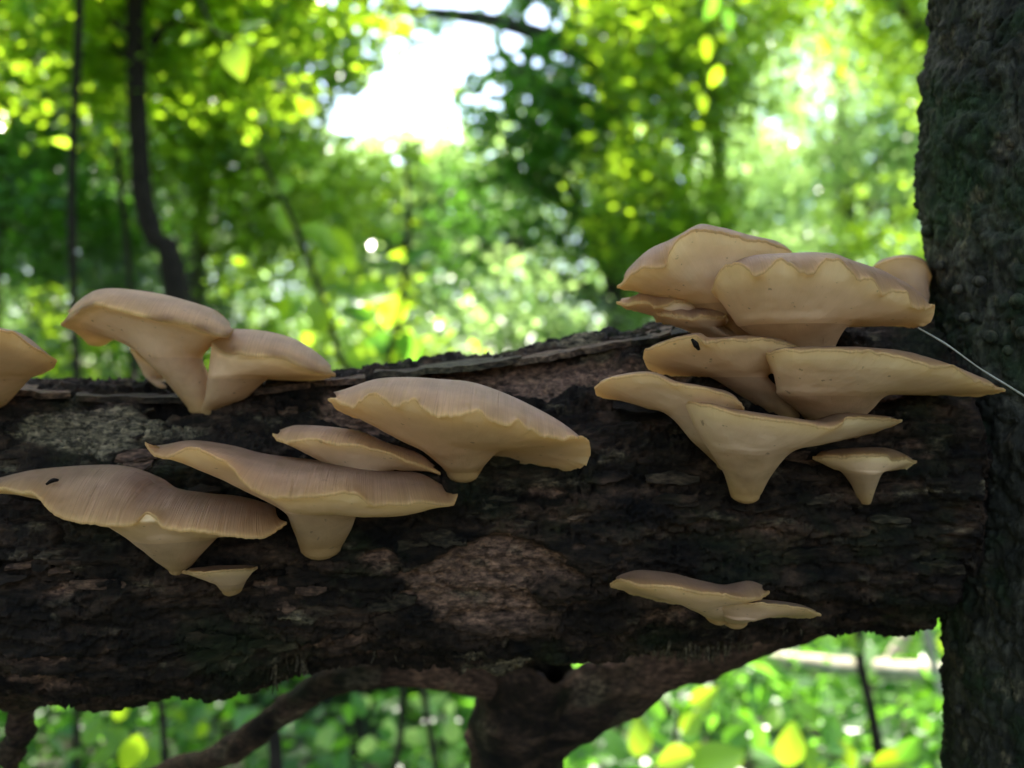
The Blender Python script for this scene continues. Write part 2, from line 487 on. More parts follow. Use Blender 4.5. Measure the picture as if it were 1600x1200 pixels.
def plate(name, pts_top, pts_bot, thick, mtl, parent, seed, wob=0.0012):
    """a bent flake of bark: a ruled strip between two curves with real thickness and ragged edges"""
    n = max(10, 3 * len(pts_top)); m_ = 5
    a, b = spline(pts_top, n), spline(pts_bot, n)
    t = np.linspace(0, 1, m_)[None, :, None]
    G = a[:, None] * (1 - t) + b[:, None] * t
    rag = fbm(np.stack([np.linspace(0, n / 2.5, n), np.full(n, seed * 3.7), np.zeros(n)], 1), 3, seed)
    rag2 = fbm(np.stack([np.linspace(0, n / 2.2, n), np.full(n, seed * 5.1 + 9), np.zeros(n)], 1), 3, seed + 3)
    w = (b - a)
    G = G + w[:, None] * (rag[:, None, None] * 0.28 * (1 - t) + rag2[:, None, None] * 0.28 * t)
    flat = G.reshape(-1, 3)
    flat = flat + wob * np.stack([fbm(flat * 90, 2, seed + 5), fbm(flat * 90, 2, seed + 6), fbm(flat * 90, 2, seed + 7)], 1)
    G = flat.reshape(n, m_, 3)
    gu, gv = np.gradient(G, axis=0), np.gradient(G, axis=1)
    nn = np.cross(gu, gv); nn /= np.linalg.norm(nn, axis=2)[..., None] + 1e-12
    if nn[..., 1].mean() > 0: nn = -nn
    T, B = G + nn * thick * 0.5, G - nn * thick * 0.5
    V = np.concatenate([T.reshape(-1, 3), B.reshape(-1, 3)])
    K = n * m_
    f1 = grid_faces(n, m_); f2 = grid_faces(n, m_)[:, ::-1] + K
    ring = [i * m_ for i in range(n)] + [(n - 1) * m_ + j for j in range(1, m_)] + \
           [i * m_ + m_ - 1 for i in range(n - 2, -1, -1)] + [j for j in range(m_ - 2, 0, -1)]
    side = np.array([[ring[k], ring[(k + 1) % len(ring)], ring[(k + 1) % len(ring)] + K, ring[k] + K] for k in range(len(ring))])
    Fc = np.vstack([f1, f2, side])
    z = np.zeros(len(V))
    me = mesh_np(name, V, Fc, mtl, False, {'height': z + 0.8, 'patch': z + (0.5 if seed % 6 == 0 else 0.0), 'lichen': z + (0.3 if seed in (3, 6) else 0.08 if name == 'bark_sheet' else 0.16 if seed % 5 == 0 else 0.0)})
    return link(name, me, parent)

# the long lifted sheets of bark along the upper edge of the log
def edge_sheet(xs, seed, up, drop, lift):
    t_, b_ = [], []
    for x in xs:
        top = np.interp(x, ST[:, 0], ST[:, 1])
        d = 0.465
        t_.append(P(x, top - up(x), d + 0.022)); b_.append(P(x, top + drop(x), d - 0.012 - lift))
    return plate('bark_sheet', t_, b_, 0.0032, M_LOG, log, seed)
edge_sheet([585, 640, 700, 760, 815], 3, lambda x: 5, lambda x: 3 + 3 * math.sin(x * .05), 0.004)
edge_sheet([800, 860, 930, 1000, 1050], 6, lambda x: 7, lambda x: 6 + 3 * math.sin(x * .04), 0.006)
edge_sheet([985, 1040, 1090, 1150, 1200], 9, lambda x: 7, lambda x: 8, 0.006)
edge_sheet([395, 440, 500, 570], 12, lambda x: 3, lambda x: 5, 0.003)
edge_sheet([120, 180, 240, 285], 15, lambda x: 3, lambda x: 10, 0.003)
edge_sheet([-60, 0, 60, 110], 18, lambda x: 4, lambda x: 8, 0.003)

# ragged flakes standing off the face of the log
k = 0
rr_ = random.Random(11)
while k < 95:
    x = rr_.uniform(-60, 1470); y = rr_.uniform(620, 1030)
    top = np.interp(x, ST[:, 0], ST[:, 1]); bot = np.interp(x, ST[:, 0], ST[:, 2])
    if not (top + 25 < y < bot - 20): continue
    if 660 < x < 860 and 850 < y < 960: continue
    w = rr_.uniform(12, 44); h = rr_.uniform(4, 11); tilt = rr_.uniform(-0.22, 0.12)
    ta, ba = [], []
    for s in (-1, -0.35, 0.3, 1):
        xx = x + s * w; sl = tilt * s * w
        hh = h * (1 - 0.55 * s * s)
        ta.append(log_surface(xx, max(y + sl - hh, top + 6), rr_.uniform(0.0003, 0.0022))[0])
        ba.append(log_surface(xx, min(y + sl + hh, bot - 6), rr_.uniform(0.001, 0.0045))[0])
    plate('bark_flake', ta, ba, rr_.uniform(0.0011, 0.0024), M_LOG, log, 20 + k)
    k += 1

# the fibrous fringe hanging under the log
fr = []
for i in range(420):
    if rr_.random() < 0.55: x = rr_.gauss(1100, 75)
    else: x = rr_.uniform(560, 1270)
    if rr_.random() < 0.2: x = rr_.uniform(380, 480)
    bot = np.interp(x, ST[:, 0], ST[:, 2])
    ln_ = rr_.uniform(6, 22) + (26 * math.exp(-((x - 1105) / 70) ** 2)) * rr_.random() + (30 * math.exp(-((x - 425) / 25) ** 2)) * rr_.random()
    d = rr_.uniform(0.455, 0.50)
    a = P(x, bot - 16, d); b = P(x + rr_.uniform(-7, 7), bot + ln_, d + rr_.uniform(-0.01, 0.01))
    mid_ = (a + b) / 2 + np.array([rr_.uniform(-.002, .002), rr_.uniform(-.003, .003), 0])
    wv = rr_.uniform(0.0004, 0.0016)
    fr.append(tube([a, mid_, b], [wv, wv * 0.9, wv * 0.25], 4, 5))
V, Fc = join(fr)
zz = np.zeros(len(V))
o = link('bark_fringe', mesh_np('bark_fringe', V, Fc, M_LOG, True, {'height': zz, 'patch': zz, 'lichen': zz + 0.55}), log)
o['kind'] = 'stuff'

# ------------------------------------------------------------------ the big trunk on the right
def trunk_edge(z):  # left silhouette in photo pixels at height z (as seen), leaning slightly
    py = 600 - (z - CAM_Z) / 0.43 * F
    return np.interp(py, [-3000, 0, 120, 230, 400, 600, 980, 1200, 3000], [1490, 1456, 1443, 1439, 1452, 1462, 1487, 1494, 1505])
zs = np.concatenate([np.linspace(-0.15, 0.68, 60, endpoint=False), np.linspace(0.68, 1.42, 560, endpoint=False), np.linspace(1.42, 4.2, 90)])
NT = 360
TR = 0.088; TD = 0.452
tx = (trunk_edge(zs) - 800) / F * TD + TR * 1.05
tr_r = TR * np.interp(zs, [-0.2, 0.25, 0.7, 2.0, 4.2], [1.7, 1.2, 1.0, 0.9, 0.55])
tx = tx + np.interp(zs, [1.42, 4.2], [0, -0.10])
A2 = np.tile(np.linspace(0, 2 * np.pi, NT, endpoint=False), len(zs))
dirs = np.stack([np.sin(A2), -np.cos(A2), np.zeros_like(A2)], 1)
base = np.stack([np.repeat(tx, NT), np.full(len(A2), TD), np.repeat(zs, NT)], 1) + dirs * np.repeat(tr_r, NT)[:, None]
qv = base * np.array([1, 1, 0.62])
warp = np.stack([fbm(qv * 50, 2, 231), fbm(qv * 50, 2, 232), fbm(qv * 50, 2, 233)], 1)
_, e1, id1 = worley(qv * 105 + warp * 0.9, 240)
crack = 1 - sstep(0.0, 0.25, e1)
knob = np.zeros(len(base))
hgt = 0.005 * fbm(base * 11, 3, 261) + 0.0022 * (id1 - 0.4) - 0.0020 * crack + 0.0040 * fbm(qv * 130, 4, 271) + 0.0012 * fbm(base * 500, 2, 272)
Vt = base + dirs * hgt[:, None]
lich = sstep(0.30, 0.42, fbm(qv * 90, 4, 281)) * 0.35
tree = empty('mossy_tree', (float(tx[0]), TD, 0))
tag(tree, 'upright mossy grey green tree trunk carrying the end of the log', 'tree')
link('trunk', mesh_np('trunk', Vt, grid_faces(len(zs), NT, wrap_v=True), M_BIGTRUNK, True,
                      {'height': id1, 'patch': lich * 0, 'lichen': lich}), tree)

def blob(c, r, seed, n=18, squash=(1, 1, 1), rough=0.25, freq=120):
    th = np.linspace(0, np.pi, n); ph = np.linspace(0, 2 * np.pi, 2 * n, endpoint=False)
    T, H = np.meshgrid(th, ph, indexing='ij')
    d = np.stack([np.sin(T) * np.cos(H), np.sin(T) * np.sin(H), np.cos(T)], -1).reshape(-1, 3)
    V = np.asarray(c) + d * r * np.array(squash)
    V = V + d * (fbm(V * freq, 3, seed) * rough * r)[:, None]
    return V, grid_faces(n, 2 * n, wrap_v=True)
# knots and galls on the bark
for i, (x, y, d, r) in enumerate([(1508, 497, .490, 9), (1548, 527, .480, 11), (1590, 470, .472, 13), (1450, 362, .545, 11), (1470, 415, .512, 8), (1530, 440, .482, 10),
                                  (1575, 548, .472, 9), (1497, 452, .497, 8), (1447, 235, .550, 7), (1492, 1010, .540, 8), (1500, 1110, .536, 9), (1600, 520, .47, 12)]):
    zk = P(x, y, 0.42)[2]; kx = np.interp(zk, zs, tx); kr = np.interp(zk, zs, tr_r)
    m_ = (x - 800) / F                                   # where this line of sight meets the bark
    a_, b_, c_ = 1 + m_ * m_, -2 * (TD + m_ * kx), TD * TD + kx * kx - kr * kr
    disc = b_ * b_ - 4 * a_ * c_
    d = (-b_ - math.sqrt(max(disc, 0))) / (2 * a_) - 0.003
    V, Fc = blob(P(x, y, d), r / F * d, 300 + i)
    zz = np.zeros(len(V))
    link('knot', mesh_np('knot', V, Fc, M_BIGTRUNK, True, {'height': zz, 'patch': zz, 'lichen': zz + 0.1}), tree)

# ------------------------------------------------------------------ mushrooms
def interp_poly(poly, x):
    p = np.asarray(poly, float)
    o_ = np.argsort(p[:, 0]); p = p[o_]
    return np.stack([np.interp(x, p[:, 0], p[:, k]) for k in range(1, p.shape[1])], 1)

def mushroom(name, label, cat, front, ridge, back, rings, fd, rd, bd, power=1.5, thick=0.0011, seed=0, group=None, dome=2.2, wav=0.5, nf=200, nb=90, sink=0.0, old=False):
    """front: visible outer rim, left to right (px, py[, distance]); ridge: the top outline of the cap;
    back: the rim on the log's side; rings: (px, py, half width px, distance[, half depth m]) from under the cap down to the foot."""
    def world(poly, dflt):
        out = []
        for i, q_ in enumerate(poly):
            d = q_[2] if len(q_) > 2 else (dflt(i / max(1, len(poly) - 1)) if callable(dflt) else dflt)
            out.append(P(q_[0], q_[1], d))
        return np.array(out)
    # the rim is nearest in its middle and draws back towards both tips
    fdf = fd if callable(fd) else (lambda s, a=fd, b=(fd + bd) / 2: a + (b - a) * abs(2 * s - 1) ** 2.2)
    bdf = bd if callable(bd) else (lambda s, a=bd, b=(fd + bd) / 2 if not callable(fd) else bd: a + (b - a) * abs(2 * s - 1) ** 3)
    fw = world(front, fdf); bw = world(back, bdf)
    bw = np.vstack([fw[0], bw, fw[-1]])
    rf = spline(fw, nf); rb = spline(bw, nb)[::-1]
    loop = np.vstack([rf, rb[1:-1]])
    n = len(loop)
    sarc = np.linspace(0, 1, n, endpoint=False)
    ll = np.concatenate([[0], np.cumsum(np.linalg.norm(np.diff(loop, axis=0), axis=1))])
    # fine crimping of the margin
    w1 = fbm(np.stack([ll * 260, np.full(n, seed + .5), np.zeros(n)], 1), 2, seed)
    w2 = fbm(np.stack([ll * 900, np.full(n, seed + 9.5), np.zeros(n)], 1), 2, seed + 1)
    loop = loop + np.stack([np.zeros(n), -0.0016 * wav * w1, 0.0017 * wav * w1 + 0.0008 * wav * w2], 1)
    ker = np.hanning(61); ker /= ker.sum()
    soft = np.stack([np.convolve(np.concatenate([loop[-40:, k_], loop[:, k_], loop[:40, k_]]), ker, 'same')[40:-40] for k_ in range(3)], 1)
    wave = loop - soft
    rw = world(ridge, rd)
    # ridge target for every rim point, matched by x
    xr = loop[:, 0]
    xs0, xs1 = rw[:, 0].min(), rw[:, 0].max()
    f0, f1 = loop[:, 0].min(), loop[:, 0].max()
    xm = xs0 + (xr - f0) / (f1 - f0) * (xs1 - xs0)
    rsp = spline(rw, 80)
    o_ = np.argsort(rsp[:, 0])
    Q = np.stack([xm, np.interp(xm, rsp[o_, 0], rsp[o_, 1]), np.interp(xm, rsp[o_, 0], rsp[o_, 2])], 1)
    up = np.array([0, 0, 1.0])
    cen = loop.mean(0)
    outw = loop - Q; outw[:, 2] *= 0.3
    outw /= np.linalg.norm(outw, axis=1)[:, None] + 1e-9
    rows, vs, which = [], [], []
    NTOP = 22
    for t in np.linspace(1, 0, NTOP):
        e = 1 - (1 - t) ** dome
        lp = soft + wave * math.exp(-t / 0.16)
        h = Q[:, 2] - lp[:, 2]
        Pz = lp[:, 2] + h * e
        Pxy = lp[:, :2] * (1 - t) + Q[:, :2] * t
        row = np.column_stack([Pxy, Pz])
        amp = 0.0011 * wav * math.sin(math.pi * min(1, t * 1.15))
        row = row + up * (amp * fbm(np.stack([ll * 120, np.full(n, t * 2.0 + seed), np.zeros(n)], 1), 3, seed + 5))[:, None]
        rows.append(row); vs.append(np.full(n, t)); which.append('cap')
    rows.append(loop + outw * thick * 0.22 - up * thick * 0.30); vs.append(np.zeros(n)); which.append('cap')
    rows.append(loop + outw * thick * 0.20 - up * thick * 0.75); vs.append(np.full(n, 0.01)); which.append('cap')
    U = loop - up * thick * 1.15
    # stem rings
    phi = np.where(np.arange(n) < nf, np.pi + np.pi * np.arange(n) / (nf - 1), np.pi * (np.arange(n) - nf + 1) / (n - nf + 1))
    RG = []
    for q_ in rings:
        d = q_[3]; rx = q_[2] / F * d; ry = q_[4] if len(q_) > 4 else rx * 0.8
        c = P(q_[0], q_[1], d)
        RG.append(np.stack([c[0] + rx * np.cos(phi), c[1] + ry * np.sin(phi), np.full(n, c[2])], 1))
    ctl = []
    for w in (0.0, 0.12, 0.36, 0.68):
        Uw = U + wave * (math.exp(-w / 0.075) - 1)
        row = Uw * (1 - w) + RG[0] * w
        row[:, 2] = Uw[:, 2] + (RG[0][:, 2] - Uw[:, 2]) * (w ** power)
        row[:, 2] -= sink * 4 * w * (1 - w)
        ctl.append(row)
    n_under = len(ctl)
    ctl = np.array(ctl + RG)
    ext = np.concatenate([[2 * ctl[0] - ctl[1]], ctl, [2 * ctl[-1] - ctl[-2]]])
    NS = 7
    for i_ in range(len(ctl) - 1):
        pa_, pb_, pc_, pd_ = ext[i_], ext[i_ + 1], ext[i_ + 2], ext[i_ + 3]
        for t in np.linspace(0, 1, NS, endpoint=False):
            row = 0.5 * (2 * pb_ + (pc_ - pa_) * t + (2 * pa_ - 5 * pb_ + 4 * pc_ - pd_) * t * t + (3 * pb_ - pa_ - 3 * pc_ + pd_) * t ** 3)
            prog = i_ + t
            amp = 0.0006 * min(1.0, prog)
            row = row + amp * fbm(row * 95, 3, seed + 8)[:, None] * np.array([0.4, 1, 0.6])
            if prog < n_under:
                wv = [0.0, 0.12, 0.36, 0.68, 1.0]
                vs.append(np.full(n, wv[i_] + (wv[i_ + 1] - wv[i_]) * t)); which.append('under')
            else:
                vs.append(np.full(n, (prog - n_under) / (len(ctl) - 1 - n_under + 1e-6))); which.append('stem')
            rows.append(row)
    rows.append(ctl[-1]); vs.append(np.full(n, 1.0)); which.append('stem')
    last = rows[-1]; c = last.mean(0)
    rr2 = np.abs(last[:, 0] - c[0]).max()
    for f_ in (0.92, 0.75, 0.5, 0.25, 0.02):
        rows.append(c + (last - c) * f_ - up * rr2 * math.sqrt(1 - f_ * f_) * 0.62); vs.append(np.full(n, 1.0)); which.append('stem')
    G = np.array(rows)
    gu = np.gradient(G, axis=0); gv = np.roll(G, -1, 1) - np.roll(G, 1, 1)
    nr = np.cross(gv, gu); nr /= np.linalg.norm(nr, axis=2)[..., None] + 1e-12
    base_pt = rows[-1].mean(0)
    root = empty(name, base_pt)
    tag(root, label, cat, group)
    which = np.array(which)
    uvu = ll * 100.0
    for part, mtl in (('cap', M_CAP_OLD if old else M_CAP), ('underside', M_UNDER_OLD if old else M_UNDER), ('stem', M_STEM)):
        key = {'cap': 'cap', 'underside': 'under', 'stem': 'stem'}[part]
        idx = np.where(which == key)[0]
        if len(idx) < 2: continue
        if idx[-1] + 1 < len(G) and part != 'stem': idx = np.append(idx, idx[-1] + 1)
        sub = G[idx]; nv = n
        V = sub.reshape(-1, 3)
        vv = np.array([vs[i] if which[i] == key else np.full(n, 0.0 if part == 'cap' else 1.0) for i in idx])
        uv = np.stack([np.tile(uvu, len(idx)), vv.ravel()], 1)
        Fc = grid_faces(len(idx), n, wrap_v=True)[:, ::-1]
        link(part, mesh_np(part, V, Fc, mtl, True, uv=uv), root)
    return root

GRP = None
D_ = log_depth
MUSH = 'bracket mushrooms on the log'

# C: the wide cap in the middle of the lower row
mushroom('bracket_mushroom', 'wide beige fan mushroom with upturned left lip and broad pale tapering stem', 'mushroom',
    [(227, 692, .372), (240, 707, .364), (261, 713, .358), (297, 697, .354), (330, 709, .350), (360, 727, .346), (382, 752, .344), (417, 772, .344), (484, 774, .344), (545, 767, .347),
     (580, 785, .352), (620, 786, .358), (670, 783, .366), (704, 787, .374), (715, 773, .380)],
    [(245, 696), (261, 694), (297, 688), (345, 694), (400, 708), (467, 717), (535, 725), (602, 735), (653, 739), (690, 757)],
    [(300, 715, .408), (400, 735, .420), (500, 745, .424), (600, 760, .420), (680, 772, .405)],
    [(505, 796, 60, .386, .018), (504, 828, 44, .398, .014), (502, 852, 33, .408, .012)], .345, .398, .42, power=1.9, sink=0.005, seed=1, group=MUSH)
# B: lower left double cap
mushroom('bracket_mushroom', 'large tan two lobed mushroom beneath the upturned lip of the wide fan mushroom', 'mushroom',
    [(-30, 765, .378), (6, 762, .370), (30, 768, .364), (54, 770, .358), (84, 800, .352), (120, 813, .348), (150, 816, .346), (186, 820, .346), (210, 817, .348), (228, 800, .356), (243, 807, .354), (256, 822, .350), (300, 827, .350),
     (336, 831, .352), (375, 837, .356), (414, 836, .364), (448, 815, .378)],
    [(-15, 750), (20, 741), (60, 733), (135, 727), (186, 728), (225, 742), (250, 760), (300, 769), (375, 776), (430, 790)],
    [(60, 770, .405), (150, 780, .420), (250, 785, .425), (350, 800, .42), (420, 812, .405)],
    [(275, 838, 68, .385, .018), (277, 865, 38, .395, .013), (281, 888, 14, .405, .008)], .350, .400, .42, power=1.5, seed=2, group=MUSH)
# small one under B
mushroom('bracket_mushroom', 'tiny pale mushroom with an orange spot under the two lobed mushroom', 'mushroom',
    [(284, 891), (300, 893), (320, 893), (350, 890), (380, 888), (403, 886)],
    [(296, 888), (315, 886), (350, 884), (380, 883), (398, 884)],
    [(310, 895), (350, 893), (390, 890)],
    [(360, 908, 24, .396, .008), (363, 920, 15, .402, .007)], .378, .398, .412, power=0.8, thick=.001, seed=3, group=MUSH)
# D: small one behind C
mushroom('bracket_mushroom', 'thin cream mushroom wedged above the wide fan mushroom, curling at its left tip', 'mushroom',
    [(426, 677, .398), (436, 686, .390), (461, 688, .384), (491, 685, .380), (515, 690, .378), (562, 696, .378), (602, 705, .380), (643, 720, .386), (688, 737, .398)],
    [(436, 672), (454, 666), (467, 664), (508, 666), (562, 674), (602, 691), (653, 708), (680, 728)],
    [(480, 690, .41), (550, 700, .42), (630, 720, .417)],
    [(575, 735, 40, .404, .012), (580, 765, 20, .414, .009)], .38, .404, .42, power=1.0, seed=4, group=MUSH)
# E: big domed cap
mushroom('bracket_mushroom', 'domed brown ribbed mushroom with scalloped left margin and stubby yellowish foot', 'mushroom',
    [(512, 620, .385), (530, 626, .376), (552, 634, .368), (566, 622, .364), (580, 614, .361), (598, 619, .358), (616, 633, .356), (632, 627, .354), (645, 621, .352), (658, 634, .350), (682, 647, .348), (714, 648, .346), (748, 638, .346),
     (766, 655, .347), (795, 661, .349), (808, 656, .351), (832, 671, .354), (862, 683, .358), (895, 683, .364), (916, 684, .372), (923, 702, .380), (916, 724, .386)],
    [(520, 613), (545, 606), (589, 592), (636, 589), (687, 592), (737, 597), (788, 614), (839, 638), (879, 661), (916, 690)],
    [(535, 640, .404), (579, 653, .412), (625, 649, .418), (670, 672, .424), (730, 716, .427), (790, 724, .424), (839, 724, .418), (886, 731, .404)],
    [(722, 704, 62, .400, .016), (722, 724, 38, .408, .012), (724, 737, 27, .414, .009)], .35, .395, .42, power=0.9, seed=5, group=MUSH, dome=2.0, wav=0.8)
# A: the tall one on top of the log, left
mushroom('bracket_mushroom', 'tall brown mushroom on top of the log with curled down dark left edge', 'mushroom',
    [(95, 503, .432), (112, 493, .424), (138, 476, .416), (157, 474, .412), (196, 484, .408), (245, 496, .405), (297, 505, .405), (336, 520, .408), (358, 521, .416), (364, 512, .424)],
    [(104, 487), (115, 479), (150, 457), (182, 451), (245, 458), (297, 471), (336, 485), (360, 505)],
    [(100, 506, .442), (119, 515, .450), (140, 534, .462), (161, 536, .470), (182, 518, .474), (240, 520, .478), (300, 525, .475), (350, 525, .455)],
    [(272, 560, 42, .440, .016), (297, 600, 32, .448, .013), (318, 636, 22, .455, .011)], .41, .440, .475, power=1.8, old=True, seed=6, group=MUSH, thick=.0015, wav=0.4)
mushroom('bracket_mushroom', 'lower brown mushroom fused to the right of the tall one on the log top', 'mushroom',
    [(324, 522, .428), (338, 536, .420), (352, 546, .415), (385, 551, .410), (437, 556, .408), (465, 567, .410), (498, 578, .418), (524, 582, .430)],
    [(332, 519), (364, 514), (420, 518), (465, 532), (500, 555), (518, 572)],
    [(360, 548, .452), (410, 575, .465), (440, 592, .470), (472, 594, .466), (505, 588, .450)],
    [(372, 592, 46, .436, .015), (352, 622, 30, .446, .012), (330, 641, 17, .455, .010)], .41, .440, .468, power=0.9, old=True, seed=7, group=MUSH, thick=.0015, wav=0.4)
mushroom('bracket_mushroom', 'small yellowish mushroom lobe half hidden behind the tall mushroom stem', 'mushroom',
    [(203, 543, .482), (212, 548, .476), (226, 560, .474), (245, 572, .474), (262, 585, .480)],
    [(207, 538), (216, 536), (232, 545), (250, 560), (258, 572)],
    [(215, 550, .494), (240, 568, .498), (255, 580, .492)],
    [(243, 590, 13, .484, .008), (262, 606, 12, .482, .008)], .476, .486, .496, power=0.8, seed=8, group=MUSH, wav=0.3)
mushroom('bracket_mushroom', 'olive yellow mushroom on the log top facing the curled dark edge of its neighbour', 'mushroom',
    [(-190, 540, .400), (-140, 530, .388), (-80, 520, .380), (-30, 516, .380), (0, 515, .384), (22, 519, .390), (52, 541, .400), (89, 562, .418)],
    [(-175, 520), (-120, 508), (-60, 506), (0, 512), (30, 521), (60, 542), (82, 558)],
    [(-130, 555, .44), (-60, 575, .455), (0, 585, .455), (50, 584, .446), (80, 574, .434)],
    [(-30, 592, 70, .43, .018), (-30, 625, 40, .44, .014), (-30, 640, 25, .45, .012)], .38, .42, .45, power=0.7, seed=9, group=MUSH)
# F: the cluster at the top right
mushroom('bracket_mushroom', 'topmost cream mushroom flaring upward behind the wavy edged one', 'mushroom',
    [(964, 446, .402), (976, 440, .394), (985, 428, .388), (1005, 417, .383), (1038, 414, .380), (1046, 394, .378), (1062, 370, .378), (1088, 358, .378), (1119, 361, .380), (1162, 371, .384), (1206, 380, .390), (1232, 391, .396), (1250, 404, .404)],
    [(974, 432), (988, 414), (1014, 391), (1049, 376), (1088, 355), (1119, 359), (1162, 370), (1206, 379), (1243, 398)],
    [(985, 449, .416), (1027, 443, .432), (1062, 440, .448), (1120, 440, .456), (1200, 430, .450)],
    [(1130, 478, 60, .415, .018), (1170, 520, 44, .428, .016), (1190, 550, 30, .440, .014)], .38, .412, .45, power=0.85, seed=10, group=MUSH, wav=0.4)
mushroom('bracket_mushroom', 'big pale mushroom with deeply wavy upper edge above the long sloping one', 'mushroom',
    [(1112, 452, .384), (1120, 430, .374), (1133, 416, .368), (1149, 411, .363), (1165, 418, .360), (1180, 428, .357), (1195, 420, .355), (1208, 410, .354), (1224, 404, .353), (1238, 414, .352), (1250, 422, .351), (1272, 422, .350), (1282, 410, .350),
     (1296, 402, .351), (1318, 407, .352), (1337, 430, .354), (1364, 437, .358), (1379, 457, .362), (1392, 452, .366), (1416, 456, .370), (1425, 473, .374), (1445, 480, .380), (1460, 476, .386), (1455, 498, .392), (1442, 506, .396)],
    [(1122, 428), (1160, 405), (1210, 400), (1240, 399), (1290, 400), (1337, 413), (1372, 424), (1416, 446), (1452, 470)],
    [(1130, 470, .410), (1180, 480, .430), (1250, 488, .440), (1337, 500, .436), (1403, 507, .418)],
    [(1240, 510, 82, .392, .022), (1252, 545, 48, .406, .016), (1262, 580, 30, .418, .013)], .352, .392, .43, power=0.75, seed=11, group=MUSH, wav=0.7)
mushroom('bracket_mushroom', 'small ragged lobe jutting left beneath the topmost cream mushroom', 'mushroom',
    [(963, 471, .410), (985, 474, .402), (1010, 470, .398), (1030, 478, .398), (1060, 470, .402), (1090, 476, .410)],
    [(970, 467), (990, 463), (1004, 457), (1030, 460), (1060, 458), (1084, 462)],
    [(985, 481, .422), (1022, 482, .432), (1070, 490, .436)],
    [(1062, 496, 30, .416, .012), (1108, 512, 28, .424, .012), (1150, 540, 22, .434, .012)], .40, .415, .435, power=0.9, seed=12, group=MUSH)
mushroom('bracket_mushroom', 'little folded yellowish lobe at the base of the wavy edged mushroom', 'mushroom',
    [(1020, 486, .408), (1035, 494, .401), (1060, 490, .397), (1080, 496, .395), (1108, 491, .395), (1138, 497, .402)],
    [(1026, 482), (1045, 479), (1075, 483), (1105, 482), (1132, 490)],
    [(1030, 501, .418), (1070, 504, .426), (1120, 512, .424)],
    [(1095, 514, 27, .412, .011), (1125, 530, 22, .42, .010), (1150, 548, 16, .43, .010)], .397, .412, .425, power=0.9, seed=21, group=MUSH, wav=1.0)
mushroom('bracket_mushroom', 'brown rounded mushroom tucked between the wavy mushroom and the mossy trunk', 'mushroom',
    [(1356, 424, .468), (1372, 412, .458), (1395, 404, .452), (1418, 402, .450), (1442, 410, .454), (1456, 430, .464)],
    [(1361, 418), (1381, 404), (1416, 399), (1445, 407), (1453, 424)],
    [(1375, 440, .486), (1415, 446, .490), (1446, 442, .484)],
    [(1415, 465, 32, .470, .014), (1418, 500, 22, .470, .012)], .45, .468, .488, power=0.7, seed=13, group=MUSH, wav=0.2)
# G: the long sloping pair
mushroom('bracket_mushroom', 'long cream mushroom sloping to a point against the mossy trunk', 'mushroom',
    [(1196, 552, .372), (1215, 546, .364), (1250, 546, .357), (1290, 545, .352), (1337, 547, .349), (1370, 549, .348), (1403, 554, .348), (1435, 564, .350), (1458, 572, .352), (1472, 570, .354), (1495, 573, .358), (1521, 591, .366), (1545, 600, .374), (1571, 607, .384)],
    [(1210, 545), (1250, 542), (1337, 543), (1403, 549), (1460, 565), (1510, 583), (1562, 604)],
    [(1215, 585, .400), (1300, 605, .420), (1400, 612, .428), (1480, 615, .415), (1534, 615, .402)],
    [(1300, 618, 82, .388, .020), (1302, 640, 56, .400, .016), (1300, 668, 26, .412, .012)], .35, .385, .42, power=0.7, seed=14, group=MUSH, wav=0.5)
mushroom('bracket_mushroom', 'blunt cream mushroom lobe bearing a dark speck, left of the long sloping one', 'mushroom',
    [(1005, 556, .392), (1009, 545, .386), (1031, 537, .378), (1058, 528, .373), (1084, 524, .370), (1101, 532, .368), (1130, 530, .367), (1162, 529, .367), (1192, 529, .369), (1215, 533, .373), (1235, 538, .379), (1251, 544, .388)],
    [(1011, 546), (1031, 535), (1084, 521), (1101, 529), (1162, 526), (1215, 530), (1246, 541)],
    [(1014, 573, .402), (1040, 582, .412), (1090, 586, .422), (1150, 582, .428), (1215, 575, .415)],
    [(1155, 590, 44, .402, .014), (1195, 620, 34, .412, .013), (1225, 648, 22, .418, .011)], .368, .395, .42, power=0.8, seed=15, group=MUSH, wav=0.5)
